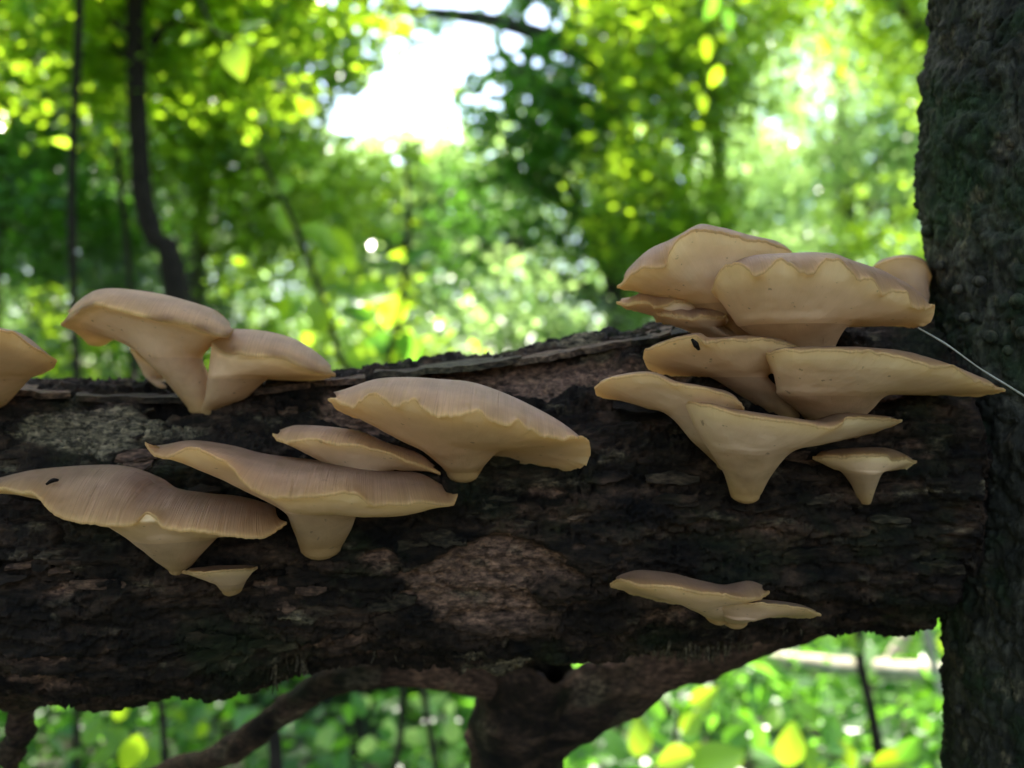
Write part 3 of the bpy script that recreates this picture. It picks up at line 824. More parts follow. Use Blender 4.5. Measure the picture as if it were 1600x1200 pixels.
# H: the big white funnel
mushroom('bracket_mushroom', 'pale funnel shaped mushroom tapering down to a blunt yellow tip', 'mushroom',
    [(1060, 628, .374), (1080, 628, .366), (1105, 633, .358), (1145, 644, .351), (1180, 650, .348), (1215, 655, .347), (1250, 660, .348), (1276, 664, .351), (1300, 666, .354), (1316, 660, .358), (1322, 652, .361), (1345, 651, .365), (1375, 653, .371), (1409, 656, .382)],
    [(1072, 625), (1105, 627), (1145, 638), (1215, 649), (1280, 657), (1311, 647), (1340, 646), (1400, 652)],
    [(1080, 645, .395), (1150, 662, .410), (1230, 675, .418), (1302, 684, .412), (1360, 674, .400)],
    [(1172, 705, 62, .378, .018), (1168, 740, 36, .388, .013), (1164, 772, 22, .398, .010)], .35, .382, .41, power=0.75, seed=16, group=MUSH, wav=0.45)
mushroom('bracket_mushroom', 'slender cream wing reaching left from the pale funnel shaped mushroom', 'mushroom',
    [(929, 604, .392), (940, 597, .384), (955, 591, .378), (987, 585, .371), (1022, 585, .366), (1053, 599, .363), (1088, 605, .362), (1115, 610, .363), (1140, 617, .367), (1155, 627, .372), (1163, 637, .378)],
    [(936, 597), (952, 590), (987, 582), (1022, 582), (1053, 596), (1088, 601), (1136, 612), (1158, 629)],
    [(935, 615, .400), (970, 621, .406), (1009, 624, .412), (1060, 632, .414), (1120, 640, .406)],
    [(1085, 648, 42, .384, .012), (1115, 690, 32, .388, .011), (1140, 725, 20, .396, .009)], .364, .39, .41, power=0.9, seed=17, group=MUSH, wav=0.4)
# I: small one beneath
mushroom('bracket_mushroom', 'small greyish mushroom with twisted orange tipped stem below the pale funnel', 'mushroom',
    [(1270, 713, .395), (1288, 711, .389), (1320, 711, .384), (1350, 710, .382), (1386, 709, .384), (1395, 717, .387), (1412, 714, .392), (1432, 719, .400)],
    [(1276, 710), (1290, 704), (1337, 700), (1386, 700), (1425, 716)],
    [(1290, 719, .405), (1340, 722, .412), (1400, 734, .408)],
    [(1346, 738, 29, .396, .010), (1350, 760, 17, .402, .007), (1351, 783, 8, .408, .005)], .384, .402, .412, power=0.8, thick=.0012, seed=18, group=MUSH)
# J: the low pair
mushroom('bracket_mushroom', 'low pinkish wrinkled cap alone near the underside of the log', 'mushroom',
    [(953, 911, .382), (968, 905, .374), (990, 911, .368), (1009, 914, .364), (1049, 914, .361), (1092, 924, .361), (1130, 927, .364), (1160, 934, .370), (1186, 933, .378), (1202, 923, .387)],
    [(962, 902), (975, 896), (1001, 891), (1049, 896), (1097, 908), (1136, 915), (1171, 908), (1192, 914)],
    [(979, 921, .397), (1009, 931, .406), (1060, 940, .410), (1120, 935, .408), (1180, 932, .398)],
    [(1095, 942, 34, .388, .012), (1112, 954, 26, .398, .010), (1120, 962, 18, .41, .01)], .362, .39, .408, power=0.8, thick=.0012, seed=19, group=MUSH)
mushroom('bracket_mushroom', 'flat pale wing of mushroom under the low pinkish cap, pointing to the trunk', 'mushroom',
    [(1105, 947, .388), (1135, 941, .380), (1158, 940, .377), (1206, 943, .377), (1250, 949, .381), (1283, 958, .392)],
    [(1115, 942), (1158, 937), (1206, 939), (1250, 945), (1275, 954)],
    [(1120, 965, .408), (1171, 968, .412), (1206, 961, .412), (1255, 963, .405)],
    [(1155, 962, 28, .394, .010), (1148, 968, 20, .41, .008)], .378, .394, .41, power=0.8, thick=.001, seed=20, group=MUSH)

# the thread and the specks
pts = [P(1434, 512, .395), P(1480, 539, .388), P(1530, 575, .383), P(1575, 603, .378), P(1625, 634, .376)]
V, Fc = tube(pts, [.0003, .0005, .0004, .0005, .0003], 6, 30, 0.0002, 120)
tag(link('twig', mesh_np('twig', V, Fc, M_PALE)), 'thin pale twig slanting from the wavy mushroom to the trunk', 'twig')
pts = [P(1081, 530, .3685), P(1087, 538, .3695), P(1092, 546, .372)]
V, Fc = tube(pts, [.0005, .0012, .0006], 8, 10, 0.0003, 500)
tag(link('debris_speck', mesh_np('debris_speck', V, Fc, M_SPECK)), 'dark elongated speck stuck on the blunt cream mushroom lobe', 'debris')
pts = [P(72, 757, .366), P(82, 751, .367), P(91, 750, .369)]
V, Fc = tube(pts, [.0005, .0010, .0004], 8, 10, 0.0003, 500)
tag(link('debris_speck', mesh_np('debris_speck', V, Fc, M_SPECK)), 'brown crumb lying on the two lobed mushroom cap', 'debris')

# ------------------------------------------------------------------ the forked stem under the log
fork = empty('forked_branch', tuple(P(800, 1400, .58)))
fork.location.z = 0
tag(fork, 'dark forked tree limb arching beneath the log', 'branch')
M_FORK = bark_simple('brown_fork_bark', (0.010, 0.007, 0.005), (0.095, 0.05, 0.022), 30)
b0 = P(805, 1400, .58); b0[2] = -0.05
V, Fc = tube([b0, P(800, 1330, .58), P(805, 1180, .575), P(815, 1090, .57), P(850, 1030, .565)], [.04, .032, .027, .030, .026], 64, 200, .009, 38, 3)
def limb(name, V, Fc, parent, pa):
    z_ = np.zeros(len(V)); nz_ = fbm(V * 22, 3, 444)
    return link(name, mesh_np(name, V, Fc, M_LOG, True, {'height': z_, 'patch': np.clip(pa + nz_ * 0.8, 0, 0.8), 'lichen': sstep(0.25, 0.45, fbm(V * 40, 3, 445)) * 0.35}), parent)
limb('stem', V, Fc, fork, 0.0)
V, Fc = tube([P(800, 1195, .575), P(880, 1120, .57), P(1000, 1050, .565), P(1140, 998, .56), P(1280, 945, .555), P(1400, 880, .55)], [.024, .023, .022, .020, .018, .017], 56, 220, .006, 45, 4)
limb('branch', V, Fc, fork, 0.28)
V, Fc = tube([P(840, 1090, .57), P(740, 1058, .565), P(620, 1050, .56), P(520, 1062, .56), P(440, 1112, .565), P(355, 1175, .58), P(230, 1215, .62)], [.016, .012, .0095, .0095, .0095, .009, .007], 32, 220, .003, 60, 5)
limb('branch', V, Fc, fork, 0.28)
# lichen crust stub at the lower left
stub = tag(empty('broken_stub', tuple(P(20, 1300, .5))), 'shaggy brown broken branch stub hanging below the log', 'branch')
V, Fc = tube([P(30, 1060, .49), P(36, 1110, .5), P(20, 1180, .51), P(10, 1290, .52)], [.016, .008, .006, .003], 32, 140, .006, 75, 6)
limb('stub_bark', V, Fc, stub, 0.2)

# ------------------------------------------------------------------ foliage
def leaves(centres, size, up_bias=0.6, jitter=0.35, rng=R, droop=0.25):
    """one folded leaf (two triangles) at every centre"""
    n = len(centres)
    yaw = rng.uniform(0, 2 * np.pi, n)
    pitch = rng.normal(-droop, 0.45, n); roll = rng.normal(0, 0.6, n)
    a = np.stack([np.cos(yaw) * np.cos(pitch), np.sin(yaw) * np.cos(pitch), np.sin(pitch)], 1)
    s = np.stack([-np.sin(yaw), np.cos(yaw), np.zeros(n)], 1)
    u = np.cross(a, s)
    s, u = s * np.cos(roll)[:, None] + u * np.sin(roll)[:, None], u * np.cos(roll)[:, None] - s * np.sin(roll)[:, None]
    L = size * np.exp(rng.normal(0, jitter, n))[:, None]
    W = L * rng.uniform(0.22, 0.36, n)[:, None]
    base = centres - a * L * 0.5
    tip = centres + a * L * 0.5
    mid = centres - a * L * 0.06
    l = mid + s * W + u * W * 0.3; r = mid - s * W + u * W * 0.3
    V = np.stack([base, l, tip, r], 1).reshape(-1, 3)
    i = np.arange(n) * 4
    Fc = np.concatenate([np.stack([i, i + 2, i + 1], 1), np.stack([i, i + 3, i + 2], 1)])
    tint = np.repeat(np.clip(rng.normal(0.5, 0.24, n), 0, 1), 4)
    return V, Fc, tint

def in_gap(c):
    """the opening in the canopy: an open wedge of air above the low trees, towards the upper left of the middle"""
    d = np.maximum(c[:, 1], 0.3)
    ax, el = c[:, 0] / d, (c[:, 2] - CAM_Z) / d
    px, py = 800 + ax * F, 600 - el * F
    nz = fbm(np.stack([px / 38.0, py / 38.0, np.zeros(len(px))], 1), 3, 5) * 0.55
    hit = np.zeros(len(px), bool)
    for cx_, cy_, rx_, ry_ in ((552, 178, 34, 32), (612, 142, 36, 36), (660, 158, 40, 42), (700, 92, 36, 32), (742, 62, 30, 28), (800, 58, 18, 22),
                               (840, 34, 16, 24), (690, 2, 26, 12), (760, 0, 36, 12), (640, 112, 40, 22)):
        hit |= ((px - cx_) / rx_) ** 2 + ((py - cy_) / ry_) ** 2 < 1 + nz
    # round it the leaves stand thin
    halo = np.exp(-(((px - 690) / 170) ** 2 + ((py - 90) / 120) ** 2))
    thin = fbm(np.stack([px / 11.0, py / 11.0, d * .0], 1), 2, 15) < -0.46 + 0.36 * halo
    return hit | (thin & (halo > 0.12))

def crown_points(blobs, n, ncl, spread, rng=R, shell=0.35):
    """leaf positions clustered round twig ends inside ellipsoids (centre, radii)"""
    w = np.array([b[1][0] * b[1][1] * b[1][2] for b in blobs]) ** 0.75; w /= w.sum()
    cl = []
    for b, k_ in zip(blobs, rng.multinomial(ncl, w)):
        d = rng.normal(size=(k_, 3)); d /= np.linalg.norm(d, axis=1)[:, None]
        r = rng.uniform(shell, 1.0, k_) ** 0.6
        cl.append(np.array(b[0]) + d * r[:, None] * np.array(b[1]))
    cl = np.vstack(cl)
    pick = rng.integers(0, len(cl), n)
    p = cl[pick] + rng.normal(size=(n, 3)) * spread * np.array([1, 1, 0.6])
    p = p[(p[:, 2] > 0.08)]
    return p, cl

GAP_ON = True
def make_tree(name, label, cat, base_xy, path, radii, blobs, nleaf, ncl, leaf, mleaf, group=None, mtrunk=None, spread=0.16, limbs=6, seed=0, gap=True):
    rng = np.random.default_rng(900 + seed)
    if gap: nleaf, ncl, leaf, spread = int(nleaf * 1.75), int(ncl * 1.5), leaf * 0.66, spread * 0.9
    x, y = base_xy
    gz = float(ground_z(x, y)[0])
    root = empty(name, (x, y, gz))
    tag(root, label, cat, group)
    pts = [np.array([x, y, gz - 0.1])] + [np.array(p) for p in path]
    tubes = [tube(pts, radii, 14, 8 * len(pts), radii[0] * 0.18, 4 / max(radii[0], .02) * .3, seed)]
    pp, cl = crown_points(blobs, nleaf, ncl, spread, rng)
    if gap: pp = pp[~in_gap(pp)]
    # limbs from the trunk to the crown's masses and twigs out to some clusters
    sp = spline(np.array(pts), 40)
    for b in blobs:
        c = np.array(b[0])
        st = sp[np.argmin(np.linalg.norm(sp - (c - np.array([0, 0, b[1][2] * 0.7])), axis=1))]
        tubes.append(tube([st, (st + c) / 2 + rng.normal(size=3) * 0.08, c], [radii[-1] * 0.9, radii[-1] * 0.6, radii[-1] * 0.3], 7, 10))
    for c in cl[rng.choice(len(cl), min(limbs, len(cl)), replace=False)]:
        if gap and in_gap(c[None])[0]: continue
        b = min(blobs, key=lambda q_: np.linalg.norm(np.array(q_[0]) - c))
        s_ = np.array(b[0])
        tubes.append(tube([s_, (s_ + c) / 2 + rng.normal(size=3) * 0.06, c], [radii[-1] * 0.4, radii[-1] * 0.3, radii[-1] * 0.12], 5, 7))
    V, Fc = join(tubes)
    link('trunk', mesh_np('trunk', V, Fc, mtrunk or M_TRUNK), root)
    V, Fc, ti = leaves(pp, leaf, rng=rng)
    o = link('crown', mesh_np('crown', V, Fc, mleaf, False, {'tint': ti}), root)
    o['kind'] = 'stuff'
    return root

def B(px, py, d, rx, ry=None, rz=None):
    """a crown mass: photo direction + distance, radii in metres"""
    return (tuple(P(px, py, d)), (rx, ry or rx * 0.9, rz or rx * 0.75))

# unseen crown of the mossy tree, massed overhead to block sun from the log
pp, cl = crown_points([((-0.45, 1.05, 3.6), (1.0, .75, .7)), ((0.1, 0.85, 3.9), (1.0, .8, .6)), ((0.7, 0.9, 3.7), (.8, .8, .5))], 24000, 330, .18)
V, Fc, ti = leaves(pp, 0.12)
o = link('crown', mesh_np('crown', V, Fc, M_LEAF_A, False, {'tint': ti}), tree); o['kind'] = 'stuff'
lt = []
for c in cl[::9]:
    lt.append(tube([np.array([tx[-1], TD, 3.2]), (c + np.array([tx[-1], TD, 3.4])) / 2, c], [.03, .018, .005], 6, 8))
V, Fc = join(lt); link('limb', mesh_np('limb', V, Fc, M_TRUNK), tree)

TREES = 'trees behind the log'
# name, label, base, path, radii, blobs...
make_tree('curved_tree', 'slim dark tree with curving stem rising behind the tall left mushroom', 'tree', (-0.98, 2.6),
    [P(275, 470, 2.5), P(245, 380, 2.5), P(222, 300, 2.5), P(214, 150, 2.5), P(212, 0, 2.5), P(225, -400, 2.5)], [.04, .034, .031, .03, .028, .026, .02],
    [B(180, -220, 2.6, .7), B(330, -120, 2.7, .6), B(60, -120, 2.5, .6), B(350, 60, 2.9, .42), B(100, 60, 2.8, .4)], 6500, 120, .075, M_LEAF_B, TREES, M_TWIG, .11, 30, 1)
make_tree('leafy_tree', 'dark leaved tree standing behind the straight thin vine', 'tree', (-3.3, 5.2),
    [(-3.3, 5.2, 1.5), (-3.2, 5.2, 3.4)], [.13, .11, .07],
    [B(20, 80, 5.2, 1.0), B(140, 250, 5.4, .9), B(-200, 150, 5.2, 1.2), B(240, 40, 5.6, .9), B(0, -200, 5.2, 1.3), B(20, 330, 5.0, .7)], 22000, 300, .085, M_LEAF_A, TREES, seed=2, limbs=24)
make_tree('leafy_tree', 'green tree with sunlit yellow leaves left of the bright sky gap', 'tree', (-1.75, 4.6),
    [(-1.75, 4.6, 1.4), (-1.6, 4.6, 2.9)], [.06, .05, .03],
    [B(400, 120, 4.4, .55), B(330, 210, 4.6, .5), B(470, 300, 4.4, .42), B(380, 340, 4.6, .4), B(450, -60, 4.4, .6), B(290, 90, 4.6, .45), B(470, 60, 4.8, .4)], 15000, 260, .07, M_LEAF_B, TREES, seed=3, limbs=24)
make_tree('leafy_tree', 'tree with hanging dark foliage right of the bright sky gap', 'tree', (0.85, 6.3),
    [P(975, 420, 6.3), P(965, 200, 6.3), P(955, -50, 6.3), P(950, -300, 6.3)], [.19, .16, .14, .13, .10],
    [B(850, 150, 6.0, .62, .6, .6), B(800, 270, 6.0, .42, .5, .75), B(900, 310, 5.8, .5, .5, .6), B(930, 60, 6.2, .7), B(880, -80, 6.2, .9), B(770, 400, 5.6, .4, .4, .4), B(1000, 250, 6.2, .4, .4, .8), B(590, 10, 5.8, .5), B(690, -60, 6.0, .6), B(800, 130, 6.0, .4)], 25000, 450, .07, M_LEAF_A, TREES, seed=4, limbs=30)
make_tree('leafy_tree', 'tree with drooping bright yellow green sprays beside the grey trunk', 'tree', (1.75, 5.2),
    [P(1150, 500, 5.2), P(1120, 200, 5.2), P(1100, -100, 5.2)], [.06, .05, .045, .03],
    [B(1050, 300, 4.8, .34, .3, .5), B(1085, 130, 5.0, .45), B(1030, 30, 5.0, .4), B(1130, -30, 5.2, .6), B(1100, 330, 5, .25)], 9500, 170, .075, M_LEAF_B, TREES, seed=5, limbs=20)
make_tree('leafy_tree', 'pale sunlit tree in the clearing left of the mossy trunk', 'tree', (4.2, 10.5),
    [(4.2, 10.5, 2.5), (4.1, 10.5, 5.2)], [.16, .13, .08],
    [B(1260, 180, 10, 1.5), B(1370, 320, 10, 1.3), B(1180, 330, 10.4, 1.2), B(1330, 30, 10.5, 1.6), B(1450, 180, 10, 1.6), B(1600, 250, 10, 2.0), B(1560, 60, 10, 1.8)], 27000, 420, .10, M_LEAF_C, TREES, seed=6, limbs=20, spread=.22)
make_tree('leafy_tree', 'high green tree topping the clearing beside the mossy trunk', 'tree', (3.4, 6.4),
    [(3.4, 6.4, 2.0), (3.2, 6.3, 3.6)], [.10, .09, .05],
    [B(1330, -60, 6.2, .7), B(1420, 30, 6.2, .5), B(1220, -100, 6.2, .6), B(1580, 60, 6.3, .9), B(1500, -150, 6.3, 1.0)], 10000, 180, .08, M_LEAF_B, TREES, seed=7, limbs=14)
make_tree('leafy_tree', 'low pale tree glowing under the bright sky gap', 'tree', (-1.2, 9.0),
    [(-1.2, 9.0, 1.4), (-1.1, 9.0, 2.4)], [.08, .07, .04],
    [B(590, 300, 8.6, .8, .8, .5), B(690, 330, 8.8, .8), B(540, 390, 8.6, .8), B(650, 420, 8.4, .8), B(480, 300, 9, .7), B(600, 262, 8.8, .7, .7, .35), B(720, 262, 8.8, .7, .7, .4)], 21000, 360, .085, M_LEAF_C, TREES, seed=8, limbs=14, spread=.18)
make_tree('leafy_tree', 'dull green tree far back beyond the vines', 'tree', (-5.0, 9.0),
    [(-5.0, 9.0, 2.0), (-4.9, 9.0, 4.0)], [.2, .17, .10],
    [B(140, 330, 9, 1.1), B(60, 420, 9, 1.1), B(240, 420, 9.2, 1.0), B(-100, 250, 9, 1.8), B(320, 300, 9.3, 1.2)], 18000, 300, .09, M_LEAF_D, TREES, seed=9, limbs=14, spread=.22)

# low bushes at the foot of the wood
BU = 'bushes behind the log'
bush = [
  ('bright green bush just over the log beside the wide gap of light', 470, 470, 3.6, .40, M_LEAF_B),
  ('yellow green bush behind the right end of the upper left mushrooms', 590, 520, 3.0, .36, M_LEAF_B),
  ('loose leafy bush with small glittering leaves below the hanging foliage', 780, 500, 4.4, .55, M_LEAF_C),
  ('dull grey green bush at the foot of the grey trunk', 900, 500, 4.6, .45, M_LEAF_D),
  ('dense sunlit bush behind the topmost mushroom cluster', 1180, 440, 5.4, .85, M_LEAF_C),
  ('yellow leaved bush touching the mossy trunk above the mushrooms', 1400, 370, 4.2, .5, M_LEAF_B),
  ('grey green bush behind the curled mushroom and the vine', 190, 520, 5.0, .8, M_LEAF_D),
  ('bright low bush beneath the straight thin vine', 60, 560, 3.6, .4, M_LEAF_B),
  ('shadowed bush beyond the left stem and vine', 330, 480, 4.8, .6, M_LEAF_D),
]
for i, (lab, px, py, d, r, ml) in enumerate(bush):
    c = P(px, py, d)
    gz = float(ground_z(c[0], c[1])[0])
    rz = max(0.3, (c[2] + r * 0.7 - gz) / 2)
    cc = (c[0], c[1], gz + rz)
    make_tree('bush', lab, 'bush', (c[0], c[1]), [(c[0], c[1], gz + rz * 0.5), (c[0] + .05, c[1], gz + rz)], [.02, .018, .012],
              [(cc, (r, r * .9, rz)), ((cc[0] - r * .6, cc[1], cc[2] * .8), (r * .6, r * .6, rz * .7)), ((cc[0] + r * .6, cc[1] + .1, cc[2] * .85), (r * .6, r * .6, rz * .7))],
              int(5200 * (r / .5) ** 1.2), 110, .065, ml, BU, M_TWIG, .10, 20, 30 + i)

# the far wood that reads as one mass
rng = np.random.default_rng(55)
n = 120000
az = rng.uniform(-1.3, 1.3, n); dist = rng.uniform(16, 28, n)
x = np.sin(az) * dist; y = np.cos(az) * dist
clz = np.stack([x * .35, y * .35, np.zeros(n)], 1)
hmax = 7.5 + 2.5 * fbm(clz, 3, 77)
z = hmax * rng.uniform(0.0, 1.0, n) ** 0.8
pp = np.stack([x, y, z + 0.1], 1)
keep = fbm(pp * np.array([.7, .7, .8]), 3, 78) > -0.12
low_dir = np.exp(-((az - math.atan(-0.12)) / 0.13) ** 2)           # the trees ahead-left stand lower
keep &= pp[:, 2] < hmax * (1 - 0.15 * low_dir)
pp = pp[keep]; pp = pp[~in_gap(pp)]
V, Fc, ti = leaves(pp, 0.26, rng=rng)
o = link('far_wood', mesh_np('far_wood', V, Fc, M_LEAF_C, False, {'tint': ti}))
tag(o, 'distant mass of green woodland foliage', 'woodland', kind='stuff')

# ground cover under the log
rng = np.random.default_rng(66)
n = 80000
x = rng.uniform(-4, 4, n); y = rng.uniform(1.3, 6.5, n)
cov = fbm(np.stack([x * 1.6, y * 1.6, np.zeros(n)], 1), 3, 79)
k_ = cov > -0.3
x, y = x[k_], y[k_]
z = ground_z(x, y) + np.abs(rng.normal(0, 0.16, len(x))) + 0.02
V, Fc, ti = leaves(np.stack([x, y, z], 1), 0.05, rng=rng, droop=0.1)
o = link('ground_cover', mesh_np('ground_cover', V, Fc, M_LEAF_A, False, {'tint': ti}))
tag(o, 'low leafy ground cover seen below the log', 'ground cover', kind='stuff')

# ---- saplings with leaves one can tell apart
def leaf_mesh(name, mtl, tint, w=0.34):
    nl = 9
    t = np.linspace(0, 1, nl)
    half = w * np.sin(np.pi * t ** 0.8) ** 0.9
    zc = -0.18 * t ** 2
    rows = []
    for s in (-1, -0.5, 0, 0.5, 1):
        rows.append(np.stack([t, s * half, zc + 0.22 * np.abs(s) * half], 1))
    V = np.array(rows).transpose(1, 0, 2).reshape(-1, 3)
    return mesh_np(name, V, grid_faces(nl, 5), mtl, True, {'tint': np.full(len(V), tint)})
LM = [leaf_mesh('leaf_blade', M_LEAF_B, 0.75), leaf_mesh('leaf_blade', M_LEAF_B, 0.45, .28), leaf_mesh('leaf_blade', M_LEAF_A, 0.7, .30), leaf_mesh('leaf_blade', M_LEAF_C, 0.6, .3)]

from mathutils import Matrix, Vector
def sapling(name, label, cat, stem_px, d, leaf_list, group=None, r0=0.006, to_ground=True, mtl=None, meshes=(0, 1), r1=None):
    """stem_px: photo pixels bottom to top; leaf_list: (px, py, length m, angle in the picture deg)"""
    rng = random.Random(len(label) * 131 + int(d * 100))
    pts = [P(px, py, d) for px, py in stem_px]
    b = pts[0].copy()
    gz = float(ground_z(b[0], b[1])[0])
    root = empty(name, (b[0], b[1], gz)); tag(root, label, cat, group)
    if to_ground and b[2] > gz:
        b2 = b.copy(); b2[2] = gz - 0.02; pts = [b2] + pts
    V, Fc = tube(pts, np.linspace(r0, r1 or r0 * 0.5, len(pts)), 8, 8 * len(pts), r0 * .15, 60)
    link('stem', mesh_np('stem', V, Fc, mtl or M_TWIG), root)
    for (px, py, ln, an) in leaf_list:
        dd = d + rng.uniform(-0.12, 0.12)
        o = link('leaf', LM[rng.choice(meshes)], root)
        a = math.radians(an)
        X_ = Vector((math.cos(a), rng.uniform(-0.5, 0.5), math.sin(a))).normalized()
        nrm = Vector((rng.uniform(-.5, .5), -1.0, rng.uniform(0.1, 0.9)))
        Y_ = nrm.cross(X_).normalized(); Z_ = X_.cross(Y_)
        c = Vector(P(px, py, dd)) - X_ * ln * 0.5
        Mx = Matrix.Translation(c) @ Matrix((X_, Y_, Z_)).transposed().to_4x4() @ Matrix.Scale(ln, 4)
        o.matrix_parent_inverse = Matrix.Identity(4)
        o.matrix_basis = Matrix.Translation(-root.location) @ Mx
    return root

def scatter(px0, px1, py0, py1, k_, ln, seed):
    r = random.Random(seed)
    return [(r.uniform(px0, px1), r.uniform(py0, py1), ln * r.uniform(.7, 1.3), r.choice((-1, 1)) * r.uniform(20, 160)) for _ in range(k_)]

SP = 'young saplings in the undergrowth'
sapling('vine', 'straight thin dark vine hanging behind the curled tip of the tall mushroom', 'vine', [(120, 640), (116, 500), (112, 300), (118, 150), (124, 0), (126, -300)], 2.2, [], r0=.010, r1=.011)
sapling('vine', 'second slender vine hanging beside the curving dark stem', 'vine', [(205, 520), (190, 300), (170, 120), (158, 0), (155, -300)], 3.2, [], r0=.012, r1=.010)
sapling('sapling', 'leaning sapling with a thin diagonal stem left of the sky gap', 'sapling', [(560, 640), (535, 570), (495, 440), (450, 330), (400, 230)], 2.1,
        scatter(440, 540, 280, 520, 12, .075, 1), SP, .010, meshes=(0, 1))
sapling('sapling', 'thin upright sapling with broad leaves under the sky gap', 'sapling', [(600, 640), (625, 480), (640, 360), (632, 220)], 2.6,
        [(575, 455, .15, 170), (612, 490, .13, 250), (590, 540, .14, 200), (640, 545, .12, -70), (560, 490, .11, 150), (610, 350, .10, 100), (655, 400, .10, 30), (560, 560, .12, 190), (640, 245, .09, 150), (650, 230, .09, 20)], SP, .011, meshes=(0, 2))
sapling('hanging_twig', 'hanging twig with one broad lime leaf above the curving dark stem', 'twig', [(290, -60), (330, 40), (360, 60)], 1.7, [(370, 92, .085, -75), (395, 40, .06, 30), (300, 60, .05, 200)], r0=.004, to_ground=False, meshes=(0,))
sapling('hanging_twig', 'drooping twig of slim lime leaves beside the bright clearing', 'twig', [(1080, -80), (1105, 20), (1112, 90), (1100, 150)], 2.4, [(1112, 10, .08, -100), (1138, 30, .07, -70), (1105, 75, .07, -85), (1118, 120, .06, -110), (1098, 160, .06, -80)], r0=.003, to_ground=False, meshes=(1, 2))
sapling('sapling', 'dark stemmed sapling with broad lime leaves in the opening by the trunk foot', 'sapling', [(1380, 1260), (1365, 1130), (1345, 1040), (1342, 980)], 1.5,
        [(1235, 1165, .075, 80), (1300, 1140, .065, 70), (1185, 1150, .06, 110), (1420, 1170, .055, 60), (1270, 1185, .06, 100), (1210, 1120, .05, 60), (1325, 1180, .06, 110), (1150, 1185, .05, 70), (1445, 1130, .04, 120), (1260, 1110, .06, 130), (1338, 1000, .05, 90), (1400, 1190, .08, 20), (1480, 1000, .05, 80), (1430, 1010, .04, 40), (1370, 990, .05, 60)], SP, .013, meshes=(0, 1, 2, 2))
sapling('sapling', 'low lime leaved sapling under the right arm of the forked limb', 'sapling', [(1040, 1300), (1050, 1200), (1060, 1110)], 1.35,
        [(1000, 1150, .07, 80), (1080, 1130, .05, 60), (1060, 1190, .08, 0), (1120, 1190, .09, 30), (960, 1160, .06, 110), (1100, 1090, .05, 40), (1020, 1110, .05, 140), (1150, 1150, .06, 50), (1090, 1180, .06, 170)], SP, .006, meshes=(0, 1, 2))
sapling('sapling', 'yellow leaved seedling beside the shaggy stub under the log', 'sapling', [(210, 1300), (215, 1220), (205, 1140)], 1.4,
        [(180, 1150, .06, 150), (240, 1165, .07, 40), (205, 1180, .07, 250), (160, 1180, .05, 200), (230, 1190, .06, -30), (145, 1140, .05, 80), (190, 1110, .04, 60)], SP, .005, meshes=(0, 1))
sapling('sapling', 'small leaved seedling between the dark stems below the log', 'sapling', [(560, 1300), (552, 1200), (545, 1110)], 1.7,
        scatter(490, 620, 1090, 1200, 14, .05, 6), SP, .005, meshes=(2, 2, 3))
sapling('sapling', 'pale leaved seedling below the log next to the forked stem', 'sapling', [(700, 1300), (695, 1200), (690, 1100)], 1.7,
        scatter(640, 750, 1085, 1200, 14, .05, 7), SP, .005, meshes=(2, 3))
sapling('sapling', 'leafy seedling just left of the arching branch under the log', 'sapling', [(340, 1300), (330, 1200), (335, 1120)], 1.9,
        scatter(270, 400, 1075, 1150, 12, .06, 8), SP, .005, meshes=(1, 2))
ST_ = 'bare stems below the log'
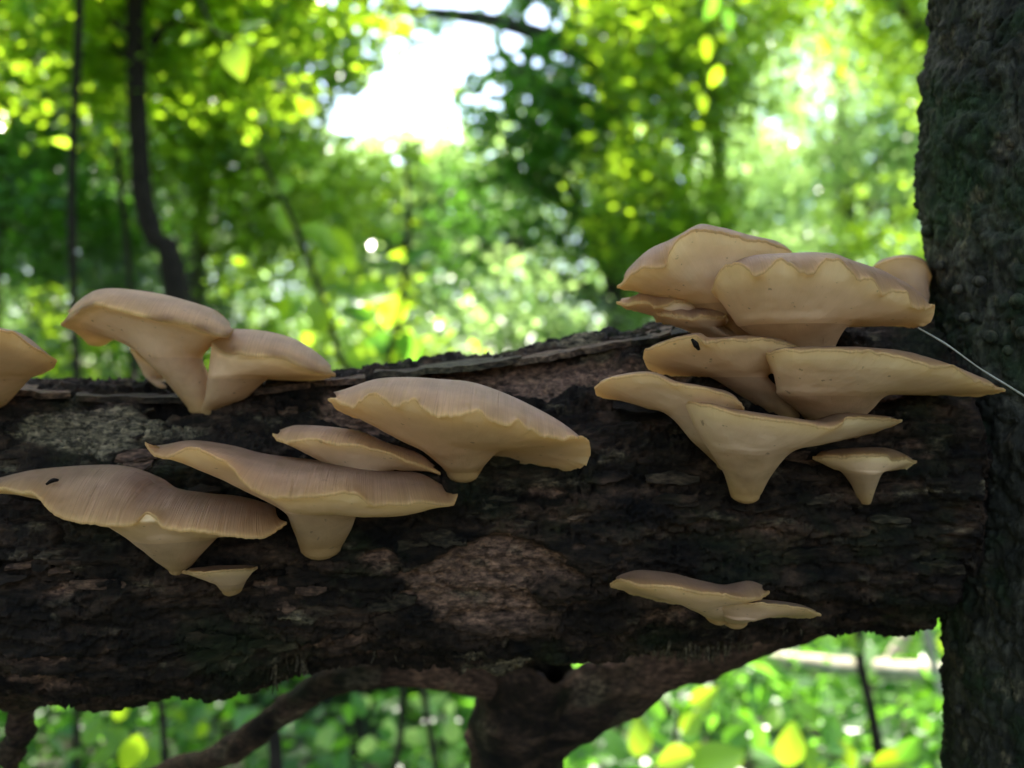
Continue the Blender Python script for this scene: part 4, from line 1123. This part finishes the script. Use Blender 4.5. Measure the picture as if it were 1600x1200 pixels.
for i, (a, b, d, lab) in enumerate([((258, 1260), (248, 1060), 1.3, 'bare dark stem left of the arching branch below the log'),
                                    ((430, 1260), (425, 1120), 1.2, 'short thick dark stem crossing beneath the arching branch'),
                                    ((612, 1260), (630, 1050), 1.4, 'thin dark stem standing left of the slanting stem under the log'),
                                    ((685, 1260), (655, 1050), 1.4, 'slanting thin dark stem close to the forked stem')]):
    sapling('bare_stem', lab, 'stem', [a, ((a[0] + b[0]) / 2 + 4, (a[1] + b[1]) / 2), b], d, [], ST_, .006 if i != 1 else .011, mtl=M_TWIG, r1=.005 if i != 1 else .01)
# pale dead wood in the opening on the right
pb = empty('fallen_branch', tuple(P(1330, 1040, 2.3)))
tag(pb, 'pale bleached dead branch lying level behind the trunk foot', 'branch')
V, Fc = tube([P(1120, 1010, 2.5), P(1230, 1030, 2.4), P(1340, 1042, 2.3), P(1480, 1052, 2.2), P(1650, 1075, 2.1)], [.015, .02, .024, .024, .022], 14, 50, .004, 20)
link('wood', mesh_np('wood', V, Fc, M_PALE), pb)
V, Fc = tube([P(1385, 1045, 2.3), P(1405, 1010, 2.3), P(1425, 960, 2.3), P(1440, 900, 2.3)], [.02, .018, .016, .014], 10, 24, .003, 20)
link('side_branch', mesh_np('side_branch', V, Fc, M_PALE), pb)
pb = empty('dead_stem', tuple(P(1470, 1250, 2.2)))
tag(pb, 'pale dead stem curving up beside the mossy trunk foot', 'branch')
V, Fc = tube([P(1500, 1230, 2.0), P(1490, 1130, 2.0), P(1465, 1060, 2.0), P(1450, 1000, 2.0), P(1430, 940, 2.0)], [.014, .013, .011, .010, .009], 10, 30, .002, 20)
link('wood', mesh_np('wood', V, Fc, M_PALE), pb)

# ------------------------------------------------------------------ unseen wood behind the viewer, trees added to dim the front light
for i, (x, y, h) in enumerate([(-3.4, -2.2, 3.4), (3.4, -2.6, 3.8), (3.6, -0.2, 3.4), (-4.2, 1.0, 3.6)]):
    make_tree('shade_tree', ['leafy tree behind the viewer left of the path', 'leafy tree behind the viewer near the path', 'leafy tree beyond the mossy trunk',
                             'leafy tree at the hidden end of the log'][i], 'tree', (x, y), [(x, y, h * .5), (x + .1, y, h)], [.11, .09, .05],
              [((x, y, h), (1.5, 1.5, .9)), ((x + .9, y - .3, h - .9), (1.0, 1.0, .8)), ((x - .8, y + .4, h - 1.1), (1.0, 1.0, .8))], 9000, 200, .12, M_LEAF_A, 'trees behind the viewer', None, .2, 10, 60 + i, False)
